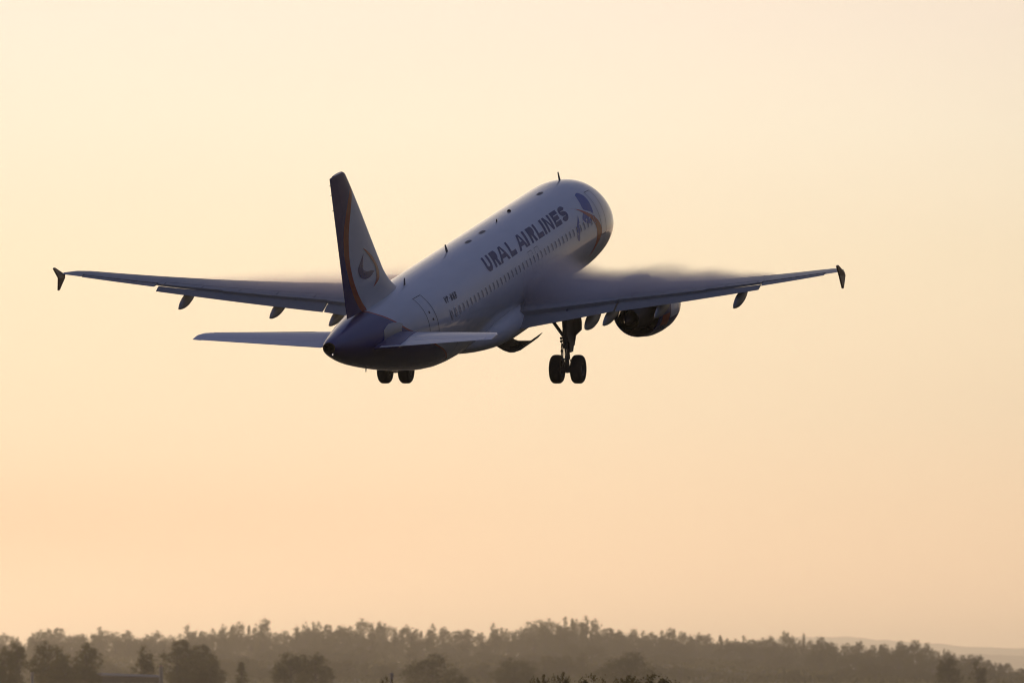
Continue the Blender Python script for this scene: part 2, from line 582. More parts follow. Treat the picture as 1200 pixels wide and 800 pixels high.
def cut_grid(bm, du, dv):
    for ax, step in ((0, du), (1, dv)):
        if not step:
            continue
        lo = min(v.co[ax] for v in bm.verts); hi = max(v.co[ax] for v in bm.verts)
        k = math.ceil(lo / step)
        while k * step < hi:
            co = Vector((0, 0, 0)); co[ax] = k * step
            no = Vector((0, 0, 0)); no[ax] = 1
            bmesh.ops.bisect_plane(bm, geom=bm.verts[:] + bm.edges[:] + bm.faces[:], plane_co=co, plane_no=no, dist=1e-5)
            k += 1
    return bm


def smooth_loop(pts, n=6):
    """closed Catmull-Rom through pts; a point given as (x, y, 1) is a sharp corner"""
    out = []
    N = len(pts)
    for i in range(N):
        p0, p1, p2, p3 = pts[i - 1], pts[i], pts[(i + 1) % N], pts[(i + 2) % N]
        if len(p1) > 2: p0 = p1
        if len(p2) > 2: p3 = p2
        for k in range(n):
            t = k / n
            out.append(tuple(0.5 * (2 * p1[c] + (p2[c] - p0[c]) * t + (2 * p0[c] - 5 * p1[c] + 4 * p2[c] - p3[c]) * t * t + (3 * p1[c] - p0[c] - 3 * p2[c] + p3[c]) * t**3) for c in (0, 1)))
    return out


ARC = 2.03                                          # metres of skin per radian of theta


def fus_decal(name, polys, mat, parent, off=0.004, du=0.4, dv=0.09, sm=None):
    """polys in (station, degrees)"""
    bm = flat_mesh([[[(p[0], R(p[1]) * ARC) for p in lp] for lp in (poly if isinstance(poly[0][0], (tuple, list)) else [poly])] for poly in polys])
    cut_grid(bm, du, dv)
    for v in bm.verts:
        v.co = fus_pt(v.co.x, v.co.y / ARC, off)
    bm.normal_update()
    for f in bm.faces:
        if f.normal.x < 0:
            f.normal_flip()
    return mesh_obj(name, bm, mat, parent, smooth=180)


# lettering: strokes of one width on a unit grid, x to the right (towards the nose), y up
def stroke(a, b, w, square=(0, 0)):
    a, b = Vector(a), Vector(b)
    d = (b - a).normalized()
    nn = Vector((-d.y, d.x)) * (w / 2)
    a = a - d * square[0]; b = b + d * square[1]
    return [tuple(a - nn), tuple(b - nn), tuple(b + nn), tuple(a + nn)]


def ring_arc(cx, cy, rx, ry, a0, a1, w, n=14):
    o_ = [(cx + rx * cos(R(a0 + (a1 - a0) * i / n)), cy + ry * sin(R(a0 + (a1 - a0) * i / n))) for i in range(n + 1)]
    i_ = [(cx + (rx - w) * cos(R(a0 + (a1 - a0) * i / n)), cy + (ry - w) * sin(R(a0 + (a1 - a0) * i / n))) for i in range(n + 1)]
    return o_ + i_[::-1]


def letter(ch, x0, x1, T):
    """outline pieces of a heavy sans capital between x0 and x1, height 0..1 (in metres of T stroke width)"""
    H = 0.70
    w = x1 - x0
    X = lambda t: x0 + t
    rect = lambda a, b, c, d: [(X(a), b), (X(c), b), (X(c), d), (X(a), d)]
    if ch == 'U':
        r = min(w / 2, T * 1.25)
        return [rect(0, r, T, H), rect(w - T, r, w, H), rect(r, 0, w - r, T * .8), ring_arc(X(r), r, r, r, 180, 270, T * .9), ring_arc(X(w - r), r, r, r, 270, 360, T * .9)]
    if ch in 'RP':
        rr = 0.20
        top, mid = H, H - 2 * rr
        out = [rect(0, 0, T, H), rect(T, H - T * .8, w - rr, H), rect(T, mid, w - rr, mid + T * .8), ring_arc(X(w - rr), H - rr, rr, rr, -90, 90, T * .8)]
        if ch == 'R':
            out.append([(X(w * .42), mid), (X(w * .42 + T * 1.15), mid), (X(w + .02), 0), (X(w + .02 - T * 1.2), 0)])
        return out
    if ch == 'A':
        hw = w / 2
        return [[(X(0), 0), (X(T * 1.08), 0), (X(hw + T * .2), H), (X(hw - T * .55), H)], [(X(w - T * 1.08), 0), (X(w), 0), (X(hw + T * .55), H), (X(hw - T * .2), H)],
                [(X(w * .27), .15), (X(w * .73), .15), (X(w * .66), .15 + T * .75), (X(w * .34), .15 + T * .75)]]
    if ch == 'L':
        return [rect(0, 0, T, H), rect(T, 0, w, T * .85)]
    if ch == 'I':
        return [rect(0, 0, w, H)]
    if ch == 'N':
        return [rect(0, 0, T, H), rect(w - T, 0, w, H), [(X(T), H), (X(T), H - .20), (X(w - T), 0), (X(w - T), .20)]]
    if ch == 'E':
        return [rect(0, 0, T, H), rect(T, 0, w, T * .8), rect(T, H - T * .8, w, H), rect(T, H / 2 - T * .4, w * .92, H / 2 + T * .4)]
    if ch == 'S':
        t = T * .85
        ry = (H + t) / 4
        rx = w / 2
        return [ring_arc(X(rx), H - ry, rx, ry, 20, 270, t), ring_arc(X(rx), ry, rx, ry, -160, 90, t)]
    if ch == 'V':
        hw = w / 2
        return [[(X(0), H), (X(hw - T * .5), 0), (X(hw + T * .3), 0), (X(T), H)], [(X(w), H), (X(w - T), H), (X(hw - T * .3), 0), (X(hw + T * .5), 0)]]
    if ch == 'B':
        r1 = H / 4
        return [rect(0, 0, T, H), rect(T, 0, w - r1, T * .8), rect(T, H - T * .8, w - r1, H), rect(T, H / 2 - T * .4, w - r1, H / 2 + T * .4),
                ring_arc(X(w - r1), r1 + .01, r1, r1 + .015, -90, 90, T * .8), ring_arc(X(w - r1), H - r1 - .01, r1, r1 + .015, -90, 90, T * .8)]
    if ch == 'K':
        return [rect(0, 0, T, H), [(X(T), H * .35), (X(T), H * .35 + T * 1.2), (X(w - T * 1.2), H), (X(w), H)], [(X(w * .4), H * .5), (X(w * .4 + T), H * .62), (X(w), 0), (X(w - T * 1.2), 0)]]
    if ch == '-':
        return [rect(0, H * .42, w, H * .42 + T)]
    return []


def write(name, items, T, th0, hscale, mat, parent, off):
    polys = []
    for i, (ch, s0, s1) in enumerate(items):           # s0 (aft, larger) .. s1 (forward)
        for k, piece in enumerate(letter(ch, 0.0, s0 - s1, T)):
            polys.append([(s0 - p[0] - 0.55 * hscale * (p[1] - 0.0), th0 + math.degrees(p[1] * hscale / ARC)) for p in piece])
    bm = bmesh.new()
    # overlapping pieces of one letter are laid a hair apart so that they never share a plane
    o = None
    for i, pl in enumerate(polys):
        b2 = flat_mesh([[(p[0], R(p[1]) * ARC) for p in pl]])
        cut_grid(b2, 0, 0.07)
        for v in b2.verts:
            v.co = fus_pt(v.co.x, v.co.y / ARC, off + 0.0012 * (i % 4))
        b2.normal_update()
        for f in b2.faces:
            if f.normal.x < 0:
                f.normal_flip()
        me = bpy.data.meshes.new('tmp')
        b2.to_mesh(me); b2.free()
        bm.from_mesh(me)
        bpy.data.meshes.remove(me)
    return mesh_obj(name, bm, mat, parent, smooth=180)


TITLE = [('U', 21.12, 20.29), ('R', 20.06, 19.26), ('A', 19.24, 17.94), ('L', 17.75, 16.93), ('A', 16.55, 15.36), ('I', 15.36, 15.08), ('R', 14.77, 13.95), ('L', 13.77, 12.94),
         ('I', 12.80, 12.52), ('N', 12.34, 11.40), ('E', 11.20, 10.30), ('S', 10.13, 9.22)]
write('airline_lettering', TITLE, 0.25, 32.3, 1.0, M_LETTER, fus, 0.006)
REG = [('V', 27.30, 27.06), ('P', 27.00, 26.80), ('-', 26.72, 26.60), ('B', 26.52, 26.32), ('K', 26.24, 26.02), ('B', 25.96, 25.76)]
write('registration_lettering', REG, 0.07, 27.4, 0.42, M_LINE, fus, 0.005)

# emblem behind the cockpit: a blue wing over an orange arc
fus_decal('emblem', [smooth_loop([(6.72, 53.0, 1), (6.30, 54.6), (6.02, 48.0), (5.98, 40.0), (6.10, 30.0), (6.25, 22.0, 1), (6.55, 26.5), (6.85, 29.5), (7.15, 34.0), (6.98, 43.0)]),
                     smooth_loop([(7.35, 30.0, 1), (6.95, 24.0), (6.75, 18.0), (7.1, 14.0), (7.6, 18.0), (7.8, 24.0)]),
                     smooth_loop([(8.12, 31.0, 1), (8.55, 16.0), (8.95, 2.0, 1), (9.2, 6.0), (8.95, 18.0)])], M_BLUE, fus, 0.004)
fus_decal('emblem', [smooth_loop([(8.50, 43.0, 1), (7.98, 38.6), (7.24, 26.5), (6.48, 11.0), (6.32, -4.0), (6.62, -18.0), (7.05, -29.0, 1), (6.38, -20.0), (5.70, -8.0), (5.66, 3.0), (6.12, 15.5), (6.78, 25.6), (7.65, 36.0)])], M_EMBLEM_ORANGE, fus, 0.0065)


def outline(name, corners, w, parent, off=0.005, mat=None):
    """a thin closed line on the skin through (station, degrees) corners"""
    polys = []
    pts = [(s, R(t) * ARC) for s, t in corners]
    for i in range(len(pts)):
        a, c = pts[i], pts[(i + 1) % len(pts)]
        q = stroke(a, c, w, (w / 2 - .001, -w / 2 - .001))
        polys.append([(p[0], math.degrees(p[1] / ARC)) for p in q])
    return fus_decal(name, polys, mat or M_LINE, parent, off)


outline('rear_door_seam', [(29.62, 52.5), (28.78, 52.5), (28.74, -6), (29.66, -6)], 0.035, fus)
outline('front_door_seam', [(5.62, 50), (4.78, 50), (4.80, -8), (5.60, -8)], 0.03, fus)
for s in (15.6, 14.7):
    outline('exit_seam', [(s + .26, 27), (s - .26, 27), (s - .26, 1), (s + .26, 1)], 0.02, fus)
outline('cargo_door_seam', [(26.2, -22), (24.4, -22), (24.4, -52), (26.2, -52)], 0.025, fus)
fus_decal('door_handle', [[(29.2, 16), (29.05, 16), (29.05, 13), (29.2, 13)]], M_LINE, fus, 0.006)
fus_decal('door_window', [[(29.3, 27), (29.18, 27), (29.18, 23.5), (29.3, 23.5)]], M_LINE, fus, 0.006)
fus_decal('tail_apron_plate', [smooth_loop([(33.6, 22, 1), (33.0, 31), (32.3, 28), (31.9, 23, 1), (32.2, 15, 1), (32.2, -6, 1), (33.0, -16, 1), (33.9, -10, 1)], 3)], M_METAL, fus, 0.012)

# cabin windows: one pane in a pale ring, copied along the straight part of the cabin
bm = bmesh.new()
WH, WW = 0.165, 0.098
loopo = [(WW * 1.34 * math.copysign(abs(cos(a)) ** .7, cos(a)), WH * 1.26 * math.copysign(abs(sin(a)) ** .7, sin(a))) for a in [2 * pi * i / 20 for i in range(20)]]
loopi = [(x / 1.34, y / 1.26) for x, y in loopo]
TH0 = R(15.8)
cen = fus_pt(15.0, TH0)
ring3 = lambda lp, off: [fus_pt(15.0 - x, TH0 + y / ARC, off) - cen for x, y in lp]
ov, iv, pvv = [[bm.verts.new(p) for p in ring3(lp, of)] for lp, of in ((loopo, 0.002), (loopi, 0.012), (loopi, -0.006))]
for i in range(20):
    j = (i + 1) % 20
    bm.faces.new((ov[i], ov[j], iv[j], iv[i]))
    bm.faces.new((iv[i], iv[j], pvv[j], pvv[i]))
f = bm.faces.new(pvv)
f.material_index = 1
# lift the pane back above the skin so that it is seen
for v in pvv:
    v.co += Vector((cos(TH0), 0, sin(TH0))) * 0.011
win = mesh_obj('cabin_window', fix_normals(bm), [M_WHITE, M_PANE], fus, smooth=30)
win.location = cen + Vector((0, 15.0 - 6.35, 0))
st_w = [6.35 + 0.532 * k for k in range(40)]
for s in st_w[1:]:
    if s > 27.4:
        break
    c = win.copy()
    c.location = cen + Vector((0, 15.0 - s, 0))
    link(c, fus)

# aerials and small fittings on the spine


def blade(name, s, h, ch, sweep, parent, mat, th=pi / 2, lean=0.0):
    base = fus_pt(s, th, -0.03)
    nrm = Vector((cos(th), 0, sin(th)))
    bm = bmesh.new()
    rings = []
    for t, cc in ((0, 1.0), (0.5, 0.8), (0.93, 0.55), (1.0, 0.4)):
        p = base + nrm * (h * t) + Vector((0, -sweep * t, 0))
        c2 = ch * cc
        rings.append([p + Vector((0.035 * cc * x, c2 * y, 0)) for x, y in ((0, .5), (.8, .2), (.7, -.2), (0, -.5), (-.7, -.2), (-.8, .2))])
    loft(bm, rings)
    return mesh_obj(name, fix_normals(bm), mat, parent, smooth=50)


blade('aerial_blade', 4.95, 0.42, 0.30, 0.20, fus, M_STEEL)
blade('aerial_blade', 21.4, 0.36, 0.34, 0.22, fus, M_STEEL)
blade('aerial_blade', 28.3, 0.34, 0.28, 0.16, fus, M_STEEL, th=R(80))
blade('aerial_blade', 14.75, 0.14, 0.22, 0.05, fus, M_DARK, th=R(86))
for s, th in ((17.1, 84), (19.2, 83), (8.4, 86)):
    fus_decal('aerial_patch', [smooth_loop([(s + .28, th - 2.2), (s + .28, th + 2.2), (s - .28, th + 2.2), (s - .28, th - 2.2)])], M_STEEL, fus, 0.01)
tube_bm = bmesh.new()
p = fus_pt(33.0, -pi / 2)
tube(tube_bm, p + Vector((0, 0, .05)), p + Vector((0, -.05, -0.14)), 0.03, 0.02)
mesh_obj('drain_mast', tube_bm, M_STEEL, fus)
bm = bmesh.new()
bmesh.ops.create_uvsphere(bm, u_segments=14, v_segments=8, radius=0.09)
o = mesh_obj('beacon', bm, M_DARK, fus, smooth=60)
o.location = fus_pt(12.5, pi / 2)

# ---- aerofoil surfaces
def foil(n=14):
    """upper then lower outline of a thin aerofoil, chord 0..1, as (t, +/-h) with h scaled to thickness 1"""
    xs_ = [(1 - cos(pi * i / n)) / 2 for i in range(n + 1)]
    yt = lambda x: 5 * (0.2969 * sqrt(x) - 0.1260 * x - 0.3516 * x * x + 0.2843 * x**3 - 0.1015 * x**4) + 0.012 * x
    up = [(x, yt(x)) for x in xs_]
    dn = [(x, -yt(x)) for x in xs_[1:]][::-1]
    return up + [dn[0]] + dn[1:]


def foil_part(x0, x1, n=9, blunt=True):
    """part of the aerofoil between chord fractions x0 and x1 (a closed outline)"""
    yt = lambda x: 5 * (0.2969 * sqrt(x) - 0.1260 * x - 0.3516 * x * x + 0.2843 * x**3 - 0.1015 * x**4) + 0.012 * x
    g = [x0 + (x1 - x0) * (1 - cos(pi * i / n)) / 2 for i in range(n + 1)]
    return [(x, yt(x)) for x in g] + [(x, -yt(x)) for x in g[::-1]]


#      y      LE station  TE station  thickness ratio  z of the chord line
Z_W = lambda y: -1.12 + 0.100 * (y - 1.98) + 0.0036 * (y - 1.98) ** 2
WING = [(1.2, 11.95, 18.75, 0.145), (1.98, 12.45, 18.80, 0.145), (6.4, 15.15, 18.98, 0.115), (16.25, 20.15, 21.48, 0.092), (16.7, 20.55, 21.6, 0.09), (17.05, 21.25, 21.68, 0.09)]
WTW = [(1.2, 4.0), (6.4, 1.2), (11, -0.9), (17.05, -2.4)]        # incidence along the span, nose up, degrees


def wing_pt(side, y, t, h, dz=0.0):
    le, te, tk = interp(WING, y)
    c = te - le
    a = R(interp(WTW, y)[0])
    dx_, dz_ = (t - 0.4) * c, h * tk * c
    s = le + 0.4 * c + dx_ * cos(a) + dz_ * sin(a)
    return A(s, side * y, Z_W(y) - dx_ * sin(a) + dz_ * cos(a) + dz)


def wing_span(bm, side, ya, yb, x0, x1, steps, caps=(True, True), mat=0, n=10):
    prof = foil_part(x0, x1, n)
    loft(bm, [[wing_pt(side, ya + (yb - ya) * i / steps, t, h) for t, h in prof] for i in range(steps + 1)], caps, mat=mat)


def moved_span(bm, side, ya, yb, x0, steps, defl, aft, drop, mat=0):
    """a flap or aileron: its own small aerofoil, hinged down by defl degrees"""
    n = 8
    yt = lambda x: 0.16 * (sqrt(x) * 0.9) * (1 - x) + 0.004
    g = [(1 - cos(pi * i / n)) / 2 for i in range(n + 1)]
    prof = [(x, yt(x) * 1.2) for x in g] + [(x, -yt(x) * .8) for x in g[::-1]]
    rings = []
    for i in range(steps + 1):
        y = ya + (yb - ya) * i / steps
        le, te, tk = interp(WING, y)
        c = te - le
        fc = (1 - x0) * c * 1.04
        base = wing_pt(side, y, x0, 0.0)
        a = R(defl + interp(WTW, y)[0])
        rings.append([base + Vector((0, -(aft + t * fc * cos(a) + h * fc * sin(a)), -drop - t * fc * sin(a) + h * fc * cos(a))) for t, h in prof])
    loft(bm, rings, mat=mat)


XF_IN, XF_OUT = 0.80, 0.77
for side in (1, -1):
    bm = bmesh.new()
    wing_span(bm, side, 1.2, 6.4, 0.0, 0.875, 8, (True, True), n=16)
    wing_span(bm, side, 6.402, 10.6, 0.0, 0.855, 8, (True, True), n=16)
    wing_span(bm, side, 10.602, 13.25, 0.0, 0.825, 6, (True, True), n=16)
    wing_span(bm, side, 13.262, 16.25, 0.0, 0.76, 5, (True, True), n=16)
    wing_span(bm, side, 16.262, 17.04, 0.0, 1.0, 7, (True, True), n=16)
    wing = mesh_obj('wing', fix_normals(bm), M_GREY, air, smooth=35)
    wing['label'] = 'right wing with vapour rolling over its root' if side > 0 else 'left wing with vapour along its inner half'
    bm = bmesh.new()
    moved_span(bm, side, 2.15, 6.36, 0.83, 6, 17, 0.13, 0.09)
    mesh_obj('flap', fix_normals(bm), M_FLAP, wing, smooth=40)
    bm = bmesh.new()
    moved_span(bm, side, 6.44, 13.2, 0.79, 9, 18, 0.08, 0.06)
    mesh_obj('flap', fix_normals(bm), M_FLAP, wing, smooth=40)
    bm = bmesh.new()
    moved_span(bm, side, 13.30, 16.22, 0.765, 5, 7 if side > 0 else 3, 0.0, 0.0)
    mesh_obj('aileron', fix_normals(bm), M_FLAP, wing, smooth=40)
    # slats drooped ahead of the leading edge
    for ya, yb in ((2.9, 4.9), (6.9, 10.2), (10.25, 13.4), (13.45, 16.3)):
        bm = bmesh.new()
        rings = []
        for i in range(5):
            y = ya + (yb - ya) * i / 4
            le, te, tk = interp(WING, y)
            c = te - le
            out_ = []
            for t, h in ((0.10, 0.42), (0.05, 0.36), (0.015, 0.2), (0.0, 0.0), (0.02, -0.2), (0.05, -0.12), (0.07, 0.1)):
                out_.append(wing_pt(side, y, t, h) + Vector((0, 0.055 * c + .05, -0.035 * c - .02)))
            rings.append(out_)
        loft(bm, rings)
        mesh_obj('slat', fix_normals(bm), M_METAL, wing, smooth=40)
    # flap track fairings
    for y, ln, rad in ((5.0, 2.2, 0.27), (6.02, 2.4, 0.21), (8.45, 2.3, 0.21), (12.15, 2.0, 0.20)):
        bm = bmesh.new()
        le, te, tk = interp(WING, y)
        rings = []
        for i in range(13):
            t = i / 12
            s = te - ln + (0.3 if y > 5.5 else -0.4) + (ln + .30) * t
            rr = rad * max(0.02, sin(pi * min(1, t * 0.98 + .01)) ** 0.7)
            zc = Z_W(y) - (0.40 if y > 7 else 0.50 if y > 5.5 else 0.66) - 0.28 * t ** 1.4
            rings.append([A(s, side * y + rr * 0.75 * cos(a), zc + rr * 1.35 * sin(a)) for a in [2 * pi * k / 16 for k in range(16)]])
        loft(bm, rings)
        mesh_obj('flap_track_fairing', fix_normals(bm), M_GREY if y > 6 else M_WHITE, wing, smooth=60)
    # spoiler and panel joints on the upper skin
    yt_ = lambda x: 5 * (0.2969 * sqrt(x) - 0.1260 * x - 0.3516 * x * x + 0.2843 * x**3 - 0.1015 * x**4) + 0.012 * x
    runs = [[(0.66, 6.8 + 6.2 * i / 10) for i in range(11)], [(0.16, 3 + 13 * i / 12) for i in range(13)]] + [[(0.66 + .15 * i / 3, y) for i in range(4)] for y in (7.0, 8.5, 10.0, 11.5, 13.0)]
    for run in runs:
        bm = bmesh.new()
        loft(bm, [[wing_pt(side, y, t, yt_(t), dz_) + o_ for o_, dz_ in ((Vector((0, .014, 0)), .004), (Vector((0, -.014, 0)), .004), (Vector((0, -.014, 0)), -.03), (Vector((0, .014, 0)), -.03))] for t, y in run] if run[0][0] == run[-1][0] else
                 [[wing_pt(side, y + q, t, yt_(t), dz_) for q, dz_ in ((.014, .004), (-.014, .004), (-.014, -.03), (.014, -.03))] for t, y in run])
        mesh_obj('panel_joint', fix_normals(bm), M_LINE, wing)
    # tip fence
    bm = bmesh.new()
    pr = [(21.3, 1.12), (22.36, 1.63), (22.50, 1.61), (22.06, 1.12), (21.98, 0.57), (21.86, 0.57), (21.28, 0.98)]
    cant = lambda z: 17.05 + (0.07 * (z - 1.11) if z > 1.11 else 0.15 * (1.11 - z))
    loft(bm, [[A(s, side * (cant(z) + dx_), z) for s, z in pr] for dx_ in (-0.035, 0.035)])
    mesh_obj('wingtip_fence', fix_normals(bm), M_FENCE, wing, smooth=30)

# ---- fin and rudder
FIN_LE = lambda z: hermite([(1.7, 27.9), (2.05, 28.6), (2.45, 29.35), (3.0, 30.1), (3.6, 30.62), (7.6, 34.0), (7.8, 34.22), (7.9, 34.5)], z)[0]
FIN_TE = lambda z: 34.92 + (z - 1.6) * (36.07 - 34.92) / 6.3


def fin_rings(x0, x1, zs, thick=0.10, n=12):
    rings = []
    for z in zs:
        le, te = FIN_LE(z), FIN_TE(z)
        rle = 30.62 + (z - 3.6) * 0.845                 # leading edge without the dorsal fillet sets the thickness
        c = te - le
        tt = thick * (te - max(rle, le)) if z > 3.0 else thick * 5.3
        prof = foil_part(x0, x1, n)
        ring = []
        for t, h in prof:
            s = le + t * c
            ring.append(A(s, h * tt, z))
        rings.append(ring)
    return rings


zs = [1.55] + [1.7 + .1 * i for i in range(28)] + [4.5, 5, 6, 7, 7.4, 7.6, 7.7, 7.8, 7.86, 7.9]
bm = bmesh.new()
loft(bm, fin_rings(0.0, 0.70, zs, n=30))
fin = mesh_obj('vertical_fin', fix_normals(bm), M_FIN, air, smooth=40)
bm = bmesh.new()
loft(bm, fin_rings(0.703, 1.0, [1.95, 2.4, 3, 4, 5, 6, 7, 7.6, 7.8, 7.88]))
mesh_obj('rudder', fix_normals(bm), M_FIN, fin, smooth=40)


def fin_x(s, z):
    le, te = FIN_LE(z), FIN_TE(z)
    rle = 30.62 + (z - 3.6) * 0.845
    tt = 0.10 * (te - max(rle, le)) if z > 3.0 else 0.53
    x = min(max((s - le) / (te - le), 0.001), 1)
    return (5 * (0.2969 * sqrt(x) - 0.1260 * x - 0.3516 * x * x + 0.2843 * x**3 - 0.1015 * x**4) + 0.012 * x) * tt


def fin_decal(name, poly, mat, off=0.014):
    for side in (1, -1):
        bm = flat_mesh([poly])
        cut_grid(bm, 0.15, 0.15)
        for v in bm.verts:
            s, z = v.co.x, v.co.y
            v.co = A(s, side * (fin_x(s, z) + off), z)
        bm.normal_update()
        for f in bm.faces:
            if f.normal.x * side < 0:
                f.normal_flip()
        mesh_obj(name, bm, mat, fin, smooth=180)


fin_decal('fin_emblem', smooth_loop([(33.08, 4.50, 1), (32.60, 4.30), (31.97, 3.93), (31.47, 3.50), (31.29, 3.14), (31.50, 2.87), (32.20, 2.70, 1), (31.80, 2.95), (31.66, 3.22), (31.78, 3.52), (32.27, 3.94)]), M_ORANGE)
fin_decal('fin_emblem', smooth_loop([(33.02, 4.27, 1), (33.40, 3.99), (33.72, 3.72), (33.52, 3.38), (33.01, 3.20), (32.42, 3.19), (31.85, 3.34, 1), (32.30, 3.42), (32.70, 3.46), (33.16, 3.62), (33.16, 3.88)]), M_NAVY)
for z in (7.6, 7.2, 6.55):
    bm = bmesh.new()
    p = A(FIN_TE(z), 0, z)
    tube(bm, p + Vector((0, .02, 0)), p + Vector((0, -.17, .01)), 0.014, 0.007, 6)
    mesh_obj('static_wick', bm, M_DARK, fin)
# white light at the tail end
m, n, l, b = new_mat('tail_light_glass')
b.inputs['Emission Color'].default_value = (1.0, 0.95, 0.85, 1)
b.inputs['Emission Strength'].default_value = 1.6
bm = bmesh.new()
bmesh.ops.create_uvsphere(bm, u_segments=12, v_segments=8, radius=0.022)
o = mesh_obj('tail_light', bm, m, fus, smooth=60)
o.location = A(37.38, 0.10, 0.99)

# ---- tailplane
HTP_Z = lambda y: 0.60 + 0.112 * y
HT = [(0.5, 31.4, 34.75), (0.9, 31.65, 34.80), (5.9, 34.42, 35.86), (6.2, 34.65, 35.89), (6.33, 35.05, 35.9)]


def htp_rings(side, ys_, x0, x1, defl=0.0, n=9):
    rings = []
    for y in ys_:
        le, te = interp(HT, y)
        c = te - le
        ring = []
        for t, h in foil_part(x0, x1, n):
            dz_ = h * 0.09 * c - (t - 0.4) * c * 0.01
            if defl:
                dz_ -= (t - x0) * c * math.tan(R(defl))
            ring.append(A(le + t * c, side * y, HTP_Z(y) + dz_))
        rings.append(ring)
    return rings


for side in (1, -1):
    bm = bmesh.new()
    loft(bm, htp_rings(side, [0.5, 0.9, 2, 3.2, 4.5, 5.6, 5.98], 0, 0.70, n=12))
    loft(bm, htp_rings(side, [5.981, 6.05, 6.2, 6.33], 0, 1.0, n=12))
    h = mesh_obj('tailplane', fix_normals(bm), M_TAILWHITE, air, smooth=40)
    bm = bmesh.new()
    loft(bm, htp_rings(side, [1.25, 2.5, 4, 5.2, 5.975], 0.705, 1.0, -2.0))
    mesh_obj('elevator', fix_normals(bm), M_TAILWHITE, h, smooth=40)
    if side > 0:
        bm = bmesh.new()  # added navy shell, right side only: paints the fuselage's dark reflection and shade
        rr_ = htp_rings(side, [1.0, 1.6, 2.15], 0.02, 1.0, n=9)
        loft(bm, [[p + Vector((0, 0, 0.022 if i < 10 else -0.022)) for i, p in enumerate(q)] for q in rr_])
        mesh_obj('root_shade_shell', fix_normals(bm), M_NAVY, h, smooth=40)
    bm = bmesh.new()                                    # bare metal leading edge
    le_ = htp_rings(side, [2.2, 3.2, 4.5, 5.85], 0.0, 0.13, n=8)
    loft(bm, [[p + Vector((0, 0.006, 0.006 if i < 9 else -0.006)) for i, p in enumerate(q)] for q in le_])
    mesh_obj('leading_edge', fix_normals(bm), M_METAL, h, smooth=40)

# ---- engines
EY, EZ = 5.58, -2.22
for side in (1, -1):
    bm = bmesh.new()

    def lathe(prof, mat=0, n=48, tilt=0.0):
        loft(bm, [[A(s, side * EY + r * cos(2 * pi * i / n), EZ + zo + r * sin(2 * pi * i / n)) for i in range(n)] for s, r, zo in prof], (False, False), mat=mat)
    lathe([(10.1, 0.86, -.13), (9.85, 0.86, -.15), (9.75, 0.92, -.15), (9.82, 1.00, -.15), (10.1, 1.09, -.13), (10.7, 1.18, -.09), (11.5, 1.22, -.04), (12.2, 1.20, -.01), (12.8, 1.10, 0), (13.15, 1.04, 0), (13.15, 1.01, 0), (12.4, 1.02, 0), (11.3, 0.98, 0)])
    lathe([(10.1, 0.86, -.13), (10.8, 0.87, -.16), (11.0, 0.87, -.13), (11.0, 0.02, -.13)], 1)
    cowl = mesh_obj('engine', fix_normals(bm), [M_NAVY, M_DARK], air, smooth=40)
    bm = bmesh.new()
    lathe([(11.3, 0.62, 0), (12.4, 0.74, 0.0), (13.0, 0.74, -0.01), (13.6, 0.63, -0.02), (14.35, 0.46, -0.05), (14.35, 0.43, -0.05), (13.5, 0.45, -0.03), (13.0, 0.3, -.03)])
    mesh_obj('core_nozzle', fix_normals(bm), M_HOT, cowl, smooth=40)
    bm = bmesh.new()
    lathe([(13.2, 0.32, -.03), (13.8, 0.30, -0.04), (14.4, 0.2, -0.05), (14.85, 0.05, -0.06), (14.9, 0.005, -0.06)])
    mesh_obj('exhaust_plug', fix_normals(bm), M_HOT, cowl, smooth=40)
    bm = bmesh.new()
    lathe([(11.5, 1.0, 0), (11.52, 0.6, 0)])
    mesh_obj('fan_duct_wall', fix_normals(bm), M_DARK, cowl, smooth=40)
    bm = bmesh.new()                                    # pylon
    rings = []
    for s, zb, zt, wd in ((10.9, EZ + 0.9, EZ + 1.16, 0.05), (11.8, EZ + .95, EZ + 1.42, 0.22), (13.2, EZ + .6, EZ + 1.62, 0.28), (14.6, EZ + .55, EZ + 1.60, 0.26), (16.2, EZ + 1.05, EZ + 1.58, 0.14), (17.2, EZ + 1.25, EZ + 1.5, 0.03)):
        rings.append([A(s, side * EY + x * wd, z) for x, z in ((-.6, zb), (.6, zb), (1, (zb + zt) / 2), (1, zt), (-1, zt), (-1, (zb + zt) / 2))])
    loft(bm, rings)
    mesh_obj('engine_pylon', fix_normals(bm), M_WHITE, cowl, smooth=40)
    # painted panel and strake on the outer cowl
    for nm, mat, a0, a1, s0, s1, off in (('cowl_stripe', M_ORANGE, -34, -8, 12.1, 12.85, 0.006), ('cowl_panel', M_WHITE, -20, 62, 10.6, 12.0, 0.005)):
        prof = [(10.1, 1.09), (10.7, 1.18), (11.5, 1.22), (12.2, 1.20), (12.8, 1.10), (13.15, 1.04)]
        for sd in (1, -1):
            bm = bmesh.new()
            rings = []
            for i in range(9):
                s = s0 + (s1 - s0) * i / 8
                rr = interp(prof, s)[0] + off
                rings.append([A(s, side * EY + sd * rr * cos(R(a0 + (a1 - a0) * k / 14)), EZ + interp([(10.1, -.13), (10.7, -.09), (11.5, -.04), (12.2, -.01), (12.8, 0.0)], s)[0] + rr * sin(R(a0 + (a1 - a0) * k / 14))) for k in range(15)])
            loft(bm, rings, closed=False)
            mesh_obj(nm, fix_normals(bm), mat, cowl, smooth=180)


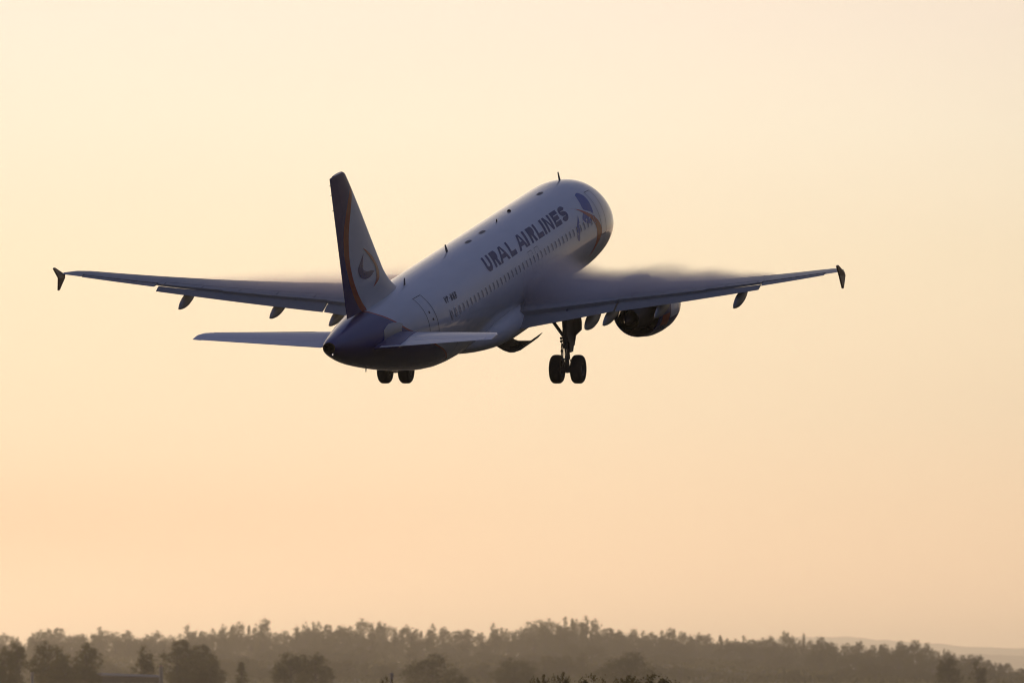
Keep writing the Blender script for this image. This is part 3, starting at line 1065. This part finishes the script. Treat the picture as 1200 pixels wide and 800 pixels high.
# ---- main landing gear
def wheel_bm():
    bm = bmesh.new()
    prof = [(-0.215, 0.27), (-0.225, 0.36), (-0.225, 0.46), (-0.205, 0.545), (-0.15, 0.592), (-0.07, 0.606), (0.07, 0.606), (0.15, 0.592), (0.205, 0.545), (0.225, 0.46), (0.225, 0.36), (0.215, 0.27)]
    n = 44
    loft(bm, [[Vector((x, r * cos(2 * pi * i / n), r * sin(2 * pi * i / n))) for i in range(n)] for x, r in prof], (False, False))
    for x in (-0.12, -0.04, 0.04, 0.12):                # tread grooves read as thin darker rings
        pass
    return fix_normals(bm)


def rim_bm():
    bm = bmesh.new()
    n = 32
    prof = [(-0.21, 0.275), (-0.19, 0.25), (-0.10, 0.22), (-0.09, 0.10), (-0.14, 0.08), (-0.14, 0.005)]
    loft(bm, [[Vector((x, r * cos(2 * pi * i / n), r * sin(2 * pi * i / n))) for i in range(n)] for x, r in prof], (False, False))
    loft(bm, [[Vector((-x, r * cos(2 * pi * i / n), r * sin(2 * pi * i / n))) for i in range(n)] for x, r in prof], (False, False))
    return fix_normals(bm)


GS, GY, AX = 17.71, 3.80, -3.70
wheel0 = rim0 = None
for side in (1, -1):
    X = lambda y: side * y
    bm = bmesh.new()
    tube(bm, A(GS - .1, X(GY + .02), -0.95), A(GS, X(GY), -2.62), 0.155, 0.14, 20)
    tube(bm, A(GS, X(GY), -2.60), A(GS, X(GY), -2.78), 0.19, 0.19, 20)
    tube(bm, A(GS, X(GY), -2.76), A(GS, X(GY), -3.66), 0.095, 0.095, 16)
    tube(bm, A(GS, X(GY - .50), AX), A(GS, X(GY + .50), AX), 0.075, 0.075, 14)
    tube(bm, A(GS, X(GY), AX + .14), A(GS, X(GY), AX - .14), 0.14, 0.12, 14)
    gear = mesh_obj('main_landing_gear', fix_normals(bm), M_STEEL, air, smooth=40)
    bm = bmesh.new()
    tube(bm, A(GS, X(3.05), -1.30), A(GS, X(3.70), -2.28), 0.075, 0.07, 12)
    tube(bm, A(GS, X(3.35), -1.70), A(GS - .5, X(3.55), -1.35), 0.035, 0.035, 8)
    mesh_obj('side_brace', fix_normals(bm), M_STEEL, gear, smooth=40)
    bm = bmesh.new()                                    # torsion links behind the leg
    for a, c in (((GS + .14, GY, -2.72), (GS + .42, GY, -3.18)), ((GS + .42, GY, -3.18), (GS + .1, GY, -3.60))):
        for q in (-.11, .11):
            tube(bm, A(a[0], X(a[1] + q), a[2]), A(c[0], X(c[1] + q * .5), c[2]), 0.032, 0.028, 8)
    tube(bm, A(GS + .43, X(GY - .13), -3.18), A(GS + .43, X(GY + .13), -3.18), 0.04, 0.04, 10)
    mesh_obj('torsion_link', fix_normals(bm), M_STEEL, gear, smooth=40)
    bm = bmesh.new()                                    # brake hoses and lines
    for q, off in ((-.16, .05), (.17, .02)):
        pts = [A(GS + .12, X(GY + q * .7), -2.3), A(GS + .2, X(GY + q), -2.75), A(GS + .22, X(GY + q * 1.1), -3.2), A(GS + .1, X(GY + q * 1.5), -3.55)]
        for a, c in zip(pts, pts[1:]):
            tube(bm, a, c, 0.022, 0.022, 8)
    for z in (-2.35, -2.48, -2.9):
        box(bm, A(GS + .1, X(GY - .17), z), (0.09, 0.12, 0.08))
    mesh_obj('brake_line', fix_normals(bm), M_DARK, gear)
    bm = bmesh.new()                                    # leg door: flat panel carried on the outer side of the leg
    dy_ = [(16.75, -1.0), (18.35, -1.0), (18.45, -2.0), (18.25, -2.35), (17.95, -2.55), (17.90, -2.95), (17.50, -2.98), (17.30, -2.5), (16.95, -2.2), (16.75, -1.7)]
    loft(bm, [[A(s, X(yy + 0.06 * (z + 2)), z) for s, z in dy_] for yy in (GY + 0.24, GY + 0.29)])
    mesh_obj('leg_door', fix_normals(bm), M_STEEL, gear, smooth=30)
    bm = bmesh.new()
    dyt = [(-1.05, 3.78), (-1.05, 4.38), (-1.75, 4.44), (-2.08, 4.42), (-2.32, 4.16), (-2.75, 4.06), (-2.8, 3.95), (-2.4, 3.9), (-1.6, 3.9)]
    loft(bm, [[A(s, X(y), z) for z, y in dyt] for s in (17.35, 17.42)])
    mesh_obj('leg_fairing', fix_normals(bm), M_STEEL, gear, smooth=30)
    for q in (-.4635, .4635):
        if wheel0 is None:
            wheel0 = mesh_obj('wheel', wheel_bm(), M_TYRE, gear, smooth=50)
            w_ = wheel0
        else:
            w_ = wheel0.copy(); link(w_, gear)
        w_.parent = gear
        w_.location = A(GS, X(GY + q), AX)
        if rim0 is None:
            rim0 = mesh_obj('rim', rim_bm(), M_STEEL, gear, smooth=40)
            r_ = rim0
        else:
            r_ = rim0.copy(); link(r_, gear)
        r_.parent = gear
        r_.location = A(GS, X(GY + q), AX)
        r_.scale = (1 if q < 0 else -1, 1, 1)
    # big curved bay door hanging open under the belly
    bm = bmesh.new()
    prof = [(0.42, -2.16), (0.58, -2.32), (0.74, -2.47), (0.93, -2.65), (1.18, -2.80), (1.45, -2.89), (1.65, -2.88), (1.93, -2.79), (2.2, -2.60), (2.40, -2.40)]
    outer = prof
    inner = [(y - 0.0, z + 0.045 + 0.07 * sin(pi * i / 9)) for i, (y, z) in enumerate(prof)]
    inner[0] = (prof[0][0] + .05, prof[0][1] + .03); inner[-1] = (prof[-1][0] - .02, prof[-1][1] + .015)
    rg = []
    for s, cut in ((16.45, 0.0), (16.6, 0), (17.4, 0), (18.2, 0)):
        rg.append([A(s, X(y), z) for y, z in outer] + [A(s, X(y), z) for y, z in inner[::-1]])
    loft(bm, rg)
    for s in (16.7, 17.3, 17.9):
        for i in (3, 6):
            box(bm, A(s, X(inner[i][0]), inner[i][1] + .04), (0.5, 0.04, 0.1))
    mesh_obj('bay_door', fix_normals(bm), M_STEEL, gear, smooth=35)

# ------------------------------------------------------------------ vapour condensing over the wings


def vapour_mat(name, dens, side):
    m = bpy.data.materials.new(name)
    m.use_nodes = True
    n, l = m.node_tree.nodes, m.node_tree.links
    n.clear()
    tc = n.new('ShaderNodeTexCoord')
    sp = n.new('ShaderNodeSeparateXYZ')
    l.new(tc.outputs['Object'], sp.inputs[0])
    M = lambda op, a, b=None, cl=False: nmath(n, l, op, a, b, cl)
    yy = M('ABSOLUTE', sp.outputs[0])
    # height above the wing's own surface
    d1 = M('SUBTRACT', yy, 1.98)
    zw = M('ADD', M('MULTIPLY', d1, 0.10), M('MULTIPLY', M('MULTIPLY', d1, d1), 0.0036))
    hh = M('SUBTRACT', sp.outputs[2], M('ADD', M('SUBTRACT', zw, M('MULTIPLY', yy, 0.035)), -0.60))
    mp = n.new('ShaderNodeMapping')
    mp.inputs['Scale'].default_value = (0.8, 0.3, 1.6)
    l.new(tc.outputs['Object'], mp.inputs[0])
    t = n.new('ShaderNodeTexNoise')
    t.inputs['Scale'].default_value = 1.0
    t.inputs['Detail'].default_value = 4
    l.new(mp.outputs[0], t.inputs['Vector'])
    wob = M('MULTIPLY', M('SUBTRACT', t.outputs['Fac'], 0.5), 1.0 if side > 0 else 0.45)
    top = curve_of(n, l, yy, VAP[side], 1.5, 14.0, 0.0, 2.2)
    k = M('DIVIDE', M('SUBTRACT', M('ADD', top, M('MULTIPLY', wob, M('MULTIPLY', top, 0.7))), hh), M('ADD', M('MULTIPLY', top, 1.0), 0.05), True)
    dn = M('MULTIPLY', M('MULTIPLY', k, k), dens)
    pv = n.new('ShaderNodeVolumePrincipled')
    pv.inputs['Color'].default_value = (0.99, 0.945, 0.95, 1)
    pv.inputs['Anisotropy'].default_value = 0.66
    l.new(dn, pv.inputs['Density'])
    mo = n.new('ShaderNodeOutputMaterial')
    l.new(pv.outputs[0], mo.inputs['Volume'])
    return m


#        thickness of the vapour above the wing along the span
VAP = {1: [(1.5, 2.0), (2.6, 1.75), (3.8, 1.0), (5.0, 0.7), (6.0, 0.78), (7.2, 0.95), (8.5, 0.95), (10, 0.7), (12, 0.42), (14, 0.1)],
       -1: [(1.5, 1.0), (2.6, 1.0), (4, 0.95), (6.0, 0.85), (8.5, 0.68), (10, 0.5), (11.5, 0.25), (12.5, 0.12), (14, 0.03)]}
for side in (1, -1):
    bm = bmesh.new()
    rings = []
    for i in range(15):
        y = 1.99 + (13.4 - 1.99) * i / 14
        le, te, tk = interp(WING, y)
        c = te - le
        ring = [wing_pt(side, y, t, h, 0.02) for t, h in foil_part(0.02, 0.80, 8)[:9]]
        ring += [p + Vector((0, 0, 2.6 if side > 0 else 1.9)) for p in ring[::-1]]
        rings.append(ring)
    loft(bm, rings)
    v = mesh_obj('vapour', fix_normals(bm), vapour_mat('wing_vapour', 2.1 if side > 0 else 1.3, side), None)
    v.rotation_mode = 'YXZ'
    v.rotation_euler = air.rotation_euler
    v.location = air.location
    tag(v, 'thick mauve vapour rolling over the right wing root' if side > 0 else 'thin mauve vapour lying along the left wing', 'vapour', kind='stuff')

# ------------------------------------------------------------------ trees
m, n, l, b = new_mat('foliage')
tc = n.new('ShaderNodeTexCoord')
t = n.new('ShaderNodeTexNoise'); t.inputs['Scale'].default_value = 0.6; t.inputs['Detail'].default_value = 4
l.new(tc.outputs['Object'], t.inputs['Vector'])
rp = n.new('ShaderNodeValToRGB')
rp.color_ramp.elements[0].position, rp.color_ramp.elements[0].color = 0.35, (0.030, 0.036, 0.014, 1)
rp.color_ramp.elements[1].position, rp.color_ramp.elements[1].color = 0.68, (0.085, 0.075, 0.028, 1)
l.new(t.outputs['Fac'], rp.inputs[0]); l.new(rp.outputs[0], b.inputs['Base Color'])
b.inputs['Roughness'].default_value = 0.8
tl = n.new('ShaderNodeBsdfTranslucent'); tl.inputs['Color'].default_value = (0.13, 0.12, 0.035, 1)
ad = n.new('ShaderNodeMixShader'); ad.inputs[0].default_value = 0.45
l.new(b.outputs[0], ad.inputs[1]); l.new(tl.outputs[0], ad.inputs[2])
l.new(ad.outputs[0], n['Material Output'].inputs['Surface'])
M_LEAF = m
M_BARK = plain('bark', (0.07, 0.055, 0.04), 0.9, vary=0.3, scale=4)


def leaf(bm, p, size, r_):
    a = Vector((r_.uniform(-1, 1), r_.uniform(-1, 1), r_.uniform(-.7, .7))).normalized()
    u = a.orthogonal().normalized(); v = a.cross(u)
    k = r_.uniform(.6, 1.2) * size
    q = r_.uniform(.35, .7) * size
    vs = [bm.verts.new(p + u * k), bm.verts.new(p + v * q), bm.verts.new(p - u * k), bm.verts.new(p - v * q)]
    bm.faces.new(vs)


def crown_mesh(kind, seed, n_leaf, size):
    """crown in a unit box: height 1, half width about 0.3; clumps sit on limbs at uneven heights"""
    r_ = random.Random(seed)
    bm = bmesh.new()
    clumps = []
    def tufts(n, place, lo, hi):
        for i in range(n):
            clumps.append((place(), r_.uniform(lo, hi)))
    if kind == 'round':                                 # several lobes of unequal height on one trunk
        lobes = [(Vector((0, 0, .47)), .28, .47)]
        for i in range(6):
            a = r_.uniform(0, 2 * pi)
            lobes.append((Vector((.18 * cos(a), .18 * sin(a), r_.uniform(.25, .74))), r_.uniform(.11, .19), r_.uniform(.16, .24)))
        lobes.append((Vector((r_.uniform(-.08, .08), 0, .83)), .12, .15))
        for c0, rw, rh in lobes:
            def place():
                v = Vector((r_.gauss(0, 1), r_.gauss(0, 1), r_.gauss(0, 1))).normalized() * r_.uniform(.12, 1.0) ** .45
                return c0 + Vector((v.x * rw, v.y * rw, v.z * rh))
            tufts(110 if rw > .25 else 36, place, .022, .055)
    elif kind == 'spruce':
        def place():
            z = r_.uniform(.02, .97) ** 1.15
            w = .20 * (1 - z) ** .8 * (.75 + .25 * cos(z * 60)) + .008
            a = r_.uniform(0, 2 * pi)
            d_ = w * sqrt(r_.uniform(0.05, 1))
            return Vector((d_ * cos(a), d_ * sin(a), z))
        tufts(200, place, .014, .03)
    elif kind == 'birch':                              # narrower, with an uneven pointed head
        lobes = [(Vector((0, 0, .40)), .17, .40), (Vector((r_.uniform(-.03, .03), 0, .76)), .075, .21)]
        for i in range(7):
            a = r_.uniform(0, 2 * pi)
            z = r_.uniform(.18, .76)
            q = .15 * (1 - .6 * z)
            lobes.append((Vector((q * cos(a), q * sin(a), z)), r_.uniform(.06, .11), r_.uniform(.09, .17)))
        for c0, rw, rh in lobes:
            def place():
                v = Vector((r_.gauss(0, 1), r_.gauss(0, 1), r_.gauss(0, 1))).normalized() * r_.uniform(.12, 1.0) ** .45
                return c0 + Vector((v.x * rw, v.y * rw, v.z * rh))
            tufts(70 if rw > .15 else 24, place, .018, .042)
    elif kind == 'bush':
        def place():
            a = r_.uniform(0, 2 * pi)
            d_ = .75 * sqrt(r_.uniform(0, 1))
            z = r_.uniform(.05, 1) * (1 - .55 * d_ * d_) * r_.uniform(.8, 1)
            return Vector((d_ * cos(a), d_ * sin(a) * .6, z))
        tufts(130, place, .03, .09)
    per = max(3, n_leaf // len(clumps))
    for c, rad in clumps:
        for k in range(per):
            p = Vector((r_.gauss(0, .6), r_.gauss(0, .6), r_.gauss(0, .6))) * rad + c
            if .005 < p.z < 1.0:
                leaf(bm, p, size, r_)
    return bm, clumps


def trunk_bm(kind, clumps, seed):
    r_ = random.Random(seed)
    bm = bmesh.new()
    top = .85 if kind != 'bush' else .5
    pts = [Vector((0, 0, -.04))]
    for i in range(1, 6):
        pts.append(Vector((r_.uniform(-.012, .012), r_.uniform(-.012, .012), top * i / 5)))
    rad = [.017, .014, .011, .008, .005, .002]
    for i in range(5):
        tube(bm, pts[i], pts[i + 1], rad[i], rad[i + 1], 8, caps=(i == 0, i == 4))
    for c, _ in clumps[::9]:
        z = max(.08, c.z - .12)
        base = Vector((0, 0, min(z, top * .95)))
        tube(bm, base, c, .007, .002, 5)
    return bm


KINDS = {}
for kind, seeds, nl, sz in (('round', (1, 2, 3, 4, 11, 12, 13), 8500, .0135), ('birch', (5, 6, 7, 15), 5600, .012), ('spruce', (8, 9), 4600, .011)):
    KINDS[kind] = []
    for sd in seeds:
        bm, cl = crown_mesh(kind, sd, nl, sz)
        cm = bpy.data.meshes.new('tree_crown'); bm.to_mesh(cm); bm.free(); cm.materials.append(M_LEAF)
        bm = trunk_bm(kind, cl, sd)
        tm = bpy.data.meshes.new('tree_trunk'); bm.to_mesh(tm); bm.free(); tm.materials.append(M_BARK)
        KINDS[kind].append((cm, tm))
bushes = []
for sd in (21, 22, 23):
    bm, cl = crown_mesh('bush', sd, 3600, .035)
    cm = bpy.data.meshes.new('bush_crown'); bm.to_mesh(cm); bm.free(); cm.materials.append(M_LEAF)
    bm = trunk_bm('bush', cl, sd)
    tm = bpy.data.meshes.new('bush_stem'); bm.to_mesh(tm); bm.free(); tm.materials.append(M_BARK)
    bushes.append((cm, tm))


def plant(name, pair, x, y, h, w, label, cat, group=None, rz=None, parts=('crown', 'trunk')):
    """w: full width in metres of the crown"""
    base = {'bush': 1.9}.get(name.split('_')[-1], None)
    o = empty(name, (x, y, terrain(x, y) - 0.1))
    me = pair[0]
    if 'wid' not in me:
        me['wid'] = max(v.co.x for v in me.vertices) - min(v.co.x for v in me.vertices)
    k = w / me['wid']
    o.rotation_euler = (0, 0, rz if rz is not None else rnd.uniform(-.5, .5) + rnd.choice((0, pi)))
    o.scale = (k, k, h)
    for nm, me_ in zip(parts, pair):
        link(bpy.data.objects.new(nm, me_), o)
    return tag(o, label, cat, group)


SKY = [(-60, 748), (0, 747), (12, 742), (22, 744), (40, 741), (62, 738), (75, 733), (88, 740), (105, 735), (122, 735), (140, 739), (165, 741), (190, 735), (205, 742), (226, 729), (240, 733), (262, 729),
       (285, 731), (308, 727), (326, 742), (345, 727), (358, 728), (376, 728), (398, 727), (425, 727), (448, 729), (464, 740), (475, 731), (487, 727), (498, 738), (511, 731), (522, 740), (538, 736), (550, 733), (560, 738), (570, 732), (583, 729), (600, 735), (624, 728), (640, 723),
       (668, 722), (688, 723), (705, 730), (717, 738), (734, 729), (748, 731), (760, 739), (778, 734), (792, 737), (805, 742), (830, 741), (855, 742), (880, 742), (918, 740), (938, 743), (952, 744), (972, 749), (985, 756), (1010, 749), (1040, 748), (1055, 748), (1080, 751), (1095, 757), (1112, 762), (1122, 765),
       (1147, 763), (1160, 774), (1176, 775), (1186, 790), (1200, 783), (1215, 780), (1260, 790)]
GRP = 'trees of the distant wood'
LAB = {'round': 'round crowned tree fading into haze in the distant wood', 'birch': 'slim tree fading into haze in the distant wood', 'spruce': 'pointed tree fading into haze in the distant wood'}
ntree = 0


def wood_tree(px, row, d, wpx, kind):
    global ntree
    x = px_x(px, d)
    z = terrain(x, d) - .1
    h = px_z(row, d) - z
    if h < 4:
        return
    plant('tree', rnd.choice(KINDS[kind]), x, d, h, wpx * d / FPX, LAB[kind], 'tree', GRP + ', ' + kind.replace('round', 'round crowned').replace('birch', 'slim').replace('spruce', 'pointed'))
    ntree += 1


px = -30.0
while px < 1235:                                       # back row sets the skyline
    row = interp(SKY, px)[0]
    kind = rnd.choices(('round', 'birch', 'spruce'), (6, 2.5, .7))[0]
    wpx = {'round': rnd.uniform(26, 42), 'birch': rnd.uniform(20, 28), 'spruce': rnd.uniform(13, 18)}[kind]
    if px > 1080: wpx *= .75
    dd = rnd.uniform(9000, 9800) if px < 960 else rnd.uniform(7700, 8400)
    wood_tree(px, row + rnd.uniform(-4, 6), dd, wpx, kind)
    px += wpx * .40
px = -30.0
while px < 1235:                                       # second row, a little lower and nearer
    row = interp(SKY, px)[0] + rnd.uniform(5, 15)
    kind = rnd.choices(('round', 'birch', 'spruce'), (6, 3, 1))[0]
    wpx = {'round': rnd.uniform(34, 48), 'birch': rnd.uniform(26, 34), 'spruce': rnd.uniform(15, 19)}[kind]
    if px > 1080: wpx *= .7
    wood_tree(px, row, rnd.uniform(8200, 8900) if px < 960 else rnd.uniform(7100, 7500), wpx, kind)
    px += wpx * .50
px = -30.0
while px < 1160:                                       # third row, low undergrowth height
    row = interp(SKY, px)[0] + rnd.uniform(26, 38)
    kind = rnd.choices(('round', 'birch'), (6, 2))[0]
    wpx = rnd.uniform(38, 54) if kind == 'round' else rnd.uniform(22, 28)
    if px > 1080: wpx *= .6
    wood_tree(px, row, rnd.uniform(7400, 8000) if px < 960 else rnd.uniform(6500, 6900), wpx, kind)
    px += wpx * .52

px = -30.0
while px < 1190:                                       # nearest edge of the wood, its feet below the frame
    row = interp(SKY, px)[0] + rnd.uniform(38, 52)
    kind = rnd.choices(('round', 'birch'), (6, 2))[0]
    wpx = rnd.uniform(38, 54) if kind == 'round' else rnd.uniform(22, 28)
    wood_tree(px, row, rnd.uniform(6100, 6900), wpx, kind)
    px += wpx * .52
bm = bmesh.new()                                       # low growth that closes the wood's foot
ur = random.Random(99)
for i in range(46000):
    y = ur.uniform(5600, 9300)
    x = px_x(ur.uniform(-40, 1240), y)
    hgt = 5.5 + 4 * noise.noise(Vector((x / 40, y / 90, 1.7)))
    leaf(bm, Vector((x, y, terrain(x, y) + hgt * ur.random() ** .7)), 1.25, ur)
o = mesh_obj('undergrowth', bm, M_LEAF)
tag(o, 'low tangled growth filling the foot of the distant wood', 'undergrowth', kind='stuff')
NEAR = 'darker trees standing in front of the wood'
near = [  # px, top row, width px, distance, kind, label
    (4, 755, 26, 1700, 'round', 'dark tree cut by the left edge of the photo'),
    (20, 744, 30, 1800, 'birch', 'dark slim tree, tallest at the far left corner'),
    (58, 750, 46, 1750, 'round', 'dark broad tree left of the shed, second clump from the left edge'),
    (100, 751, 38, 1800, 'round', 'dark rounded tree rising at the left end of the shed roof'),
    (76, 768, 40, 1700, 'round', 'low dark tree in the gap between two taller trees left of the shed'),
    (165, 754, 38, 1850, 'birch', 'small dark tree standing up behind the right part of the shed roof'),
    (208, 746, 46, 1900, 'round', 'tallest dark tree just right of the shed, left of a twin'),
    (232, 752, 44, 1950, 'round', 'dark tree leaning on the tall tree right of the shed'),
    (246, 768, 34, 1900, 'round', 'lower dark tree at the right foot of the tall pair'),
    (283, 774, 26, 1800, 'spruce', 'small dark pointed tree standing alone between two broad clumps'),
    (341, 762, 38, 2000, 'round', 'left half of the dark twin humped clump'),
    (370, 763, 38, 2050, 'round', 'right half of the dark twin humped clump'),
    (507, 764, 54, 2200, 'round', 'broad dim tree alone before the middle of the wood'),
    (540, 790, 26, 1900, 'round', 'low dim shrub sized tree beside the broad dim tree'),
    (603, 770, 48, 2500, 'round', 'faint hazy tree before the wood, right of centre'),
    (735, 762, 60, 2600, 'round', 'faint wide tree before the wood, behind the low bushes'),
    (1112, 766, 26, 2400, 'round', 'dark tree at the right end of the wood before the pale ridge'),
    (1145, 770, 24, 2400, 'birch', 'ragged slim tree standing apart at the right end'),
]
for px, row, wpx, d, kind, lab in near:
    d *= 1.8
    wpx *= 1.4 if kind == 'round' else 1.25
    x = px_x(px, d)
    plant('tree', KINDS[kind][rnd.randrange(len(KINDS[kind]))], x, d, px_z(row, d) - terrain(x, d) + .1, wpx * d / FPX, lab, 'tree', NEAR)
for px, row, wpx, d, lab in ((634, 787, 34, 760, 'small twiggy bush, leftmost of the row at the lower edge'), (658, 784, 34, 780, 'pointed bush next to the twiggy leftmost bush at the lower edge'),
                             (690, 787, 54, 800, 'low olive bush in the middle of the row at the lower edge'), (735, 788, 50, 820, 'ragged bush left of the widest bush at the lower edge'),
                             (764, 786, 84, 800, 'widest dark bush at the right of the row at the lower edge'), (452, 789, 26, 900, 'tiny bush next to the pale post at the lower edge')):
    x = px_x(px, d)
    plant('bush', bushes[rnd.randrange(3)], x, d, px_z(row, d) - terrain(x, d) + .1, wpx * d / FPX, lab, 'bush', 'bushes along the near edge of the field', parts=('foliage', 'stem'))

# ------------------------------------------------------------------ shed and posts by the field
M_SHEDW = plain('shed_boards', (0.17, 0.13, 0.10), 0.8, vary=0.25, scale=2)
M_SHEDR = plain('shed_roof_sheet', (0.27, 0.25, 0.24), 0.8, vary=0.15, scale=2)
M_POST = plain('post_paint', (0.27, 0.25, 0.25), 0.6, vary=0.1)
M_RED = plain('lamp_red', (0.30, 0.13, 0.09), 0.4)
d = 3300.0
x0, x1 = px_x(108, d), px_x(190, d)
zt = px_z(788, d)
shed = empty('shed', ((x0 + x1) / 2, d, terrain((x0 + x1) / 2, d)))
tag(shed, 'low brown shed with a pale sheet roof before the dark trees', 'shed')
hw, top = (x1 - x0) / 2, zt - terrain((x0 + x1) / 2, d)
bm = bmesh.new()
box(bm, Vector((0, 5, (top - 1.3) / 2)), (2 * hw - 1.0, 10, top - 1.3))
mesh_obj('wall', bm, M_SHEDW, shed)
bm = bmesh.new()
loft(bm, [[Vector((-hw, y, zz + .0)), Vector((hw, y, zz - .9)), Vector((hw, y, zz - 1.2)), Vector((-hw, y, zz - .3))] for y, zz in ((-.6, top - .5), (5, top + .1), (10.6, top - .6))])
mesh_obj('roof', fix_normals(bm), M_SHEDR, shed)
bm = bmesh.new()
box(bm, Vector((-hw * .4, -0.02, 1.6)), (2.8, 0.06, 3.2))
mesh_obj('door', bm, M_STEEL, shed)
bm = bmesh.new()
box(bm, Vector((hw * .4, -0.02, 3.2)), (3.0, 0.06, 1.2))
mesh_obj('window', bm, M_PANE, shed)


def post(px, row, d, w, label, cap, name):
    x = px_x(px, d)
    o = empty(name, (x, d, terrain(x, d)))
    tag(o, label, 'post')
    h = px_z(row, d) - terrain(x, d)
    bm = bmesh.new()
    tube(bm, Vector((0, 0, -.1)), Vector((0, 0, h - .35)), w, w * .8, 12)
    mesh_obj('pole', bm, M_POST, o, smooth=40)
    bm = bmesh.new()
    tube(bm, Vector((0, 0, h - .36)), Vector((0, 0, h - .12)), w * 1.25, w * 1.1, 12)
    tube(bm, Vector((0, 0, h - .12)), Vector((0, 0, h)), w * .8, w * .4, 12)
    mesh_obj('cap', bm, cap, o, smooth=40)


post(38, 787, 2700, 0.5, 'short bluish post left of the shed', M_POST, 'post')
post(189, 779, 3250, 0.85, 'thick grey post with a reddish lamp at the right end of the shed', M_RED, 'post')
post(459, 788, 1800, 0.36, 'pale bluish post low at the edge beside the tiny bush', M_POST, 'post')
print('trees', ntree)
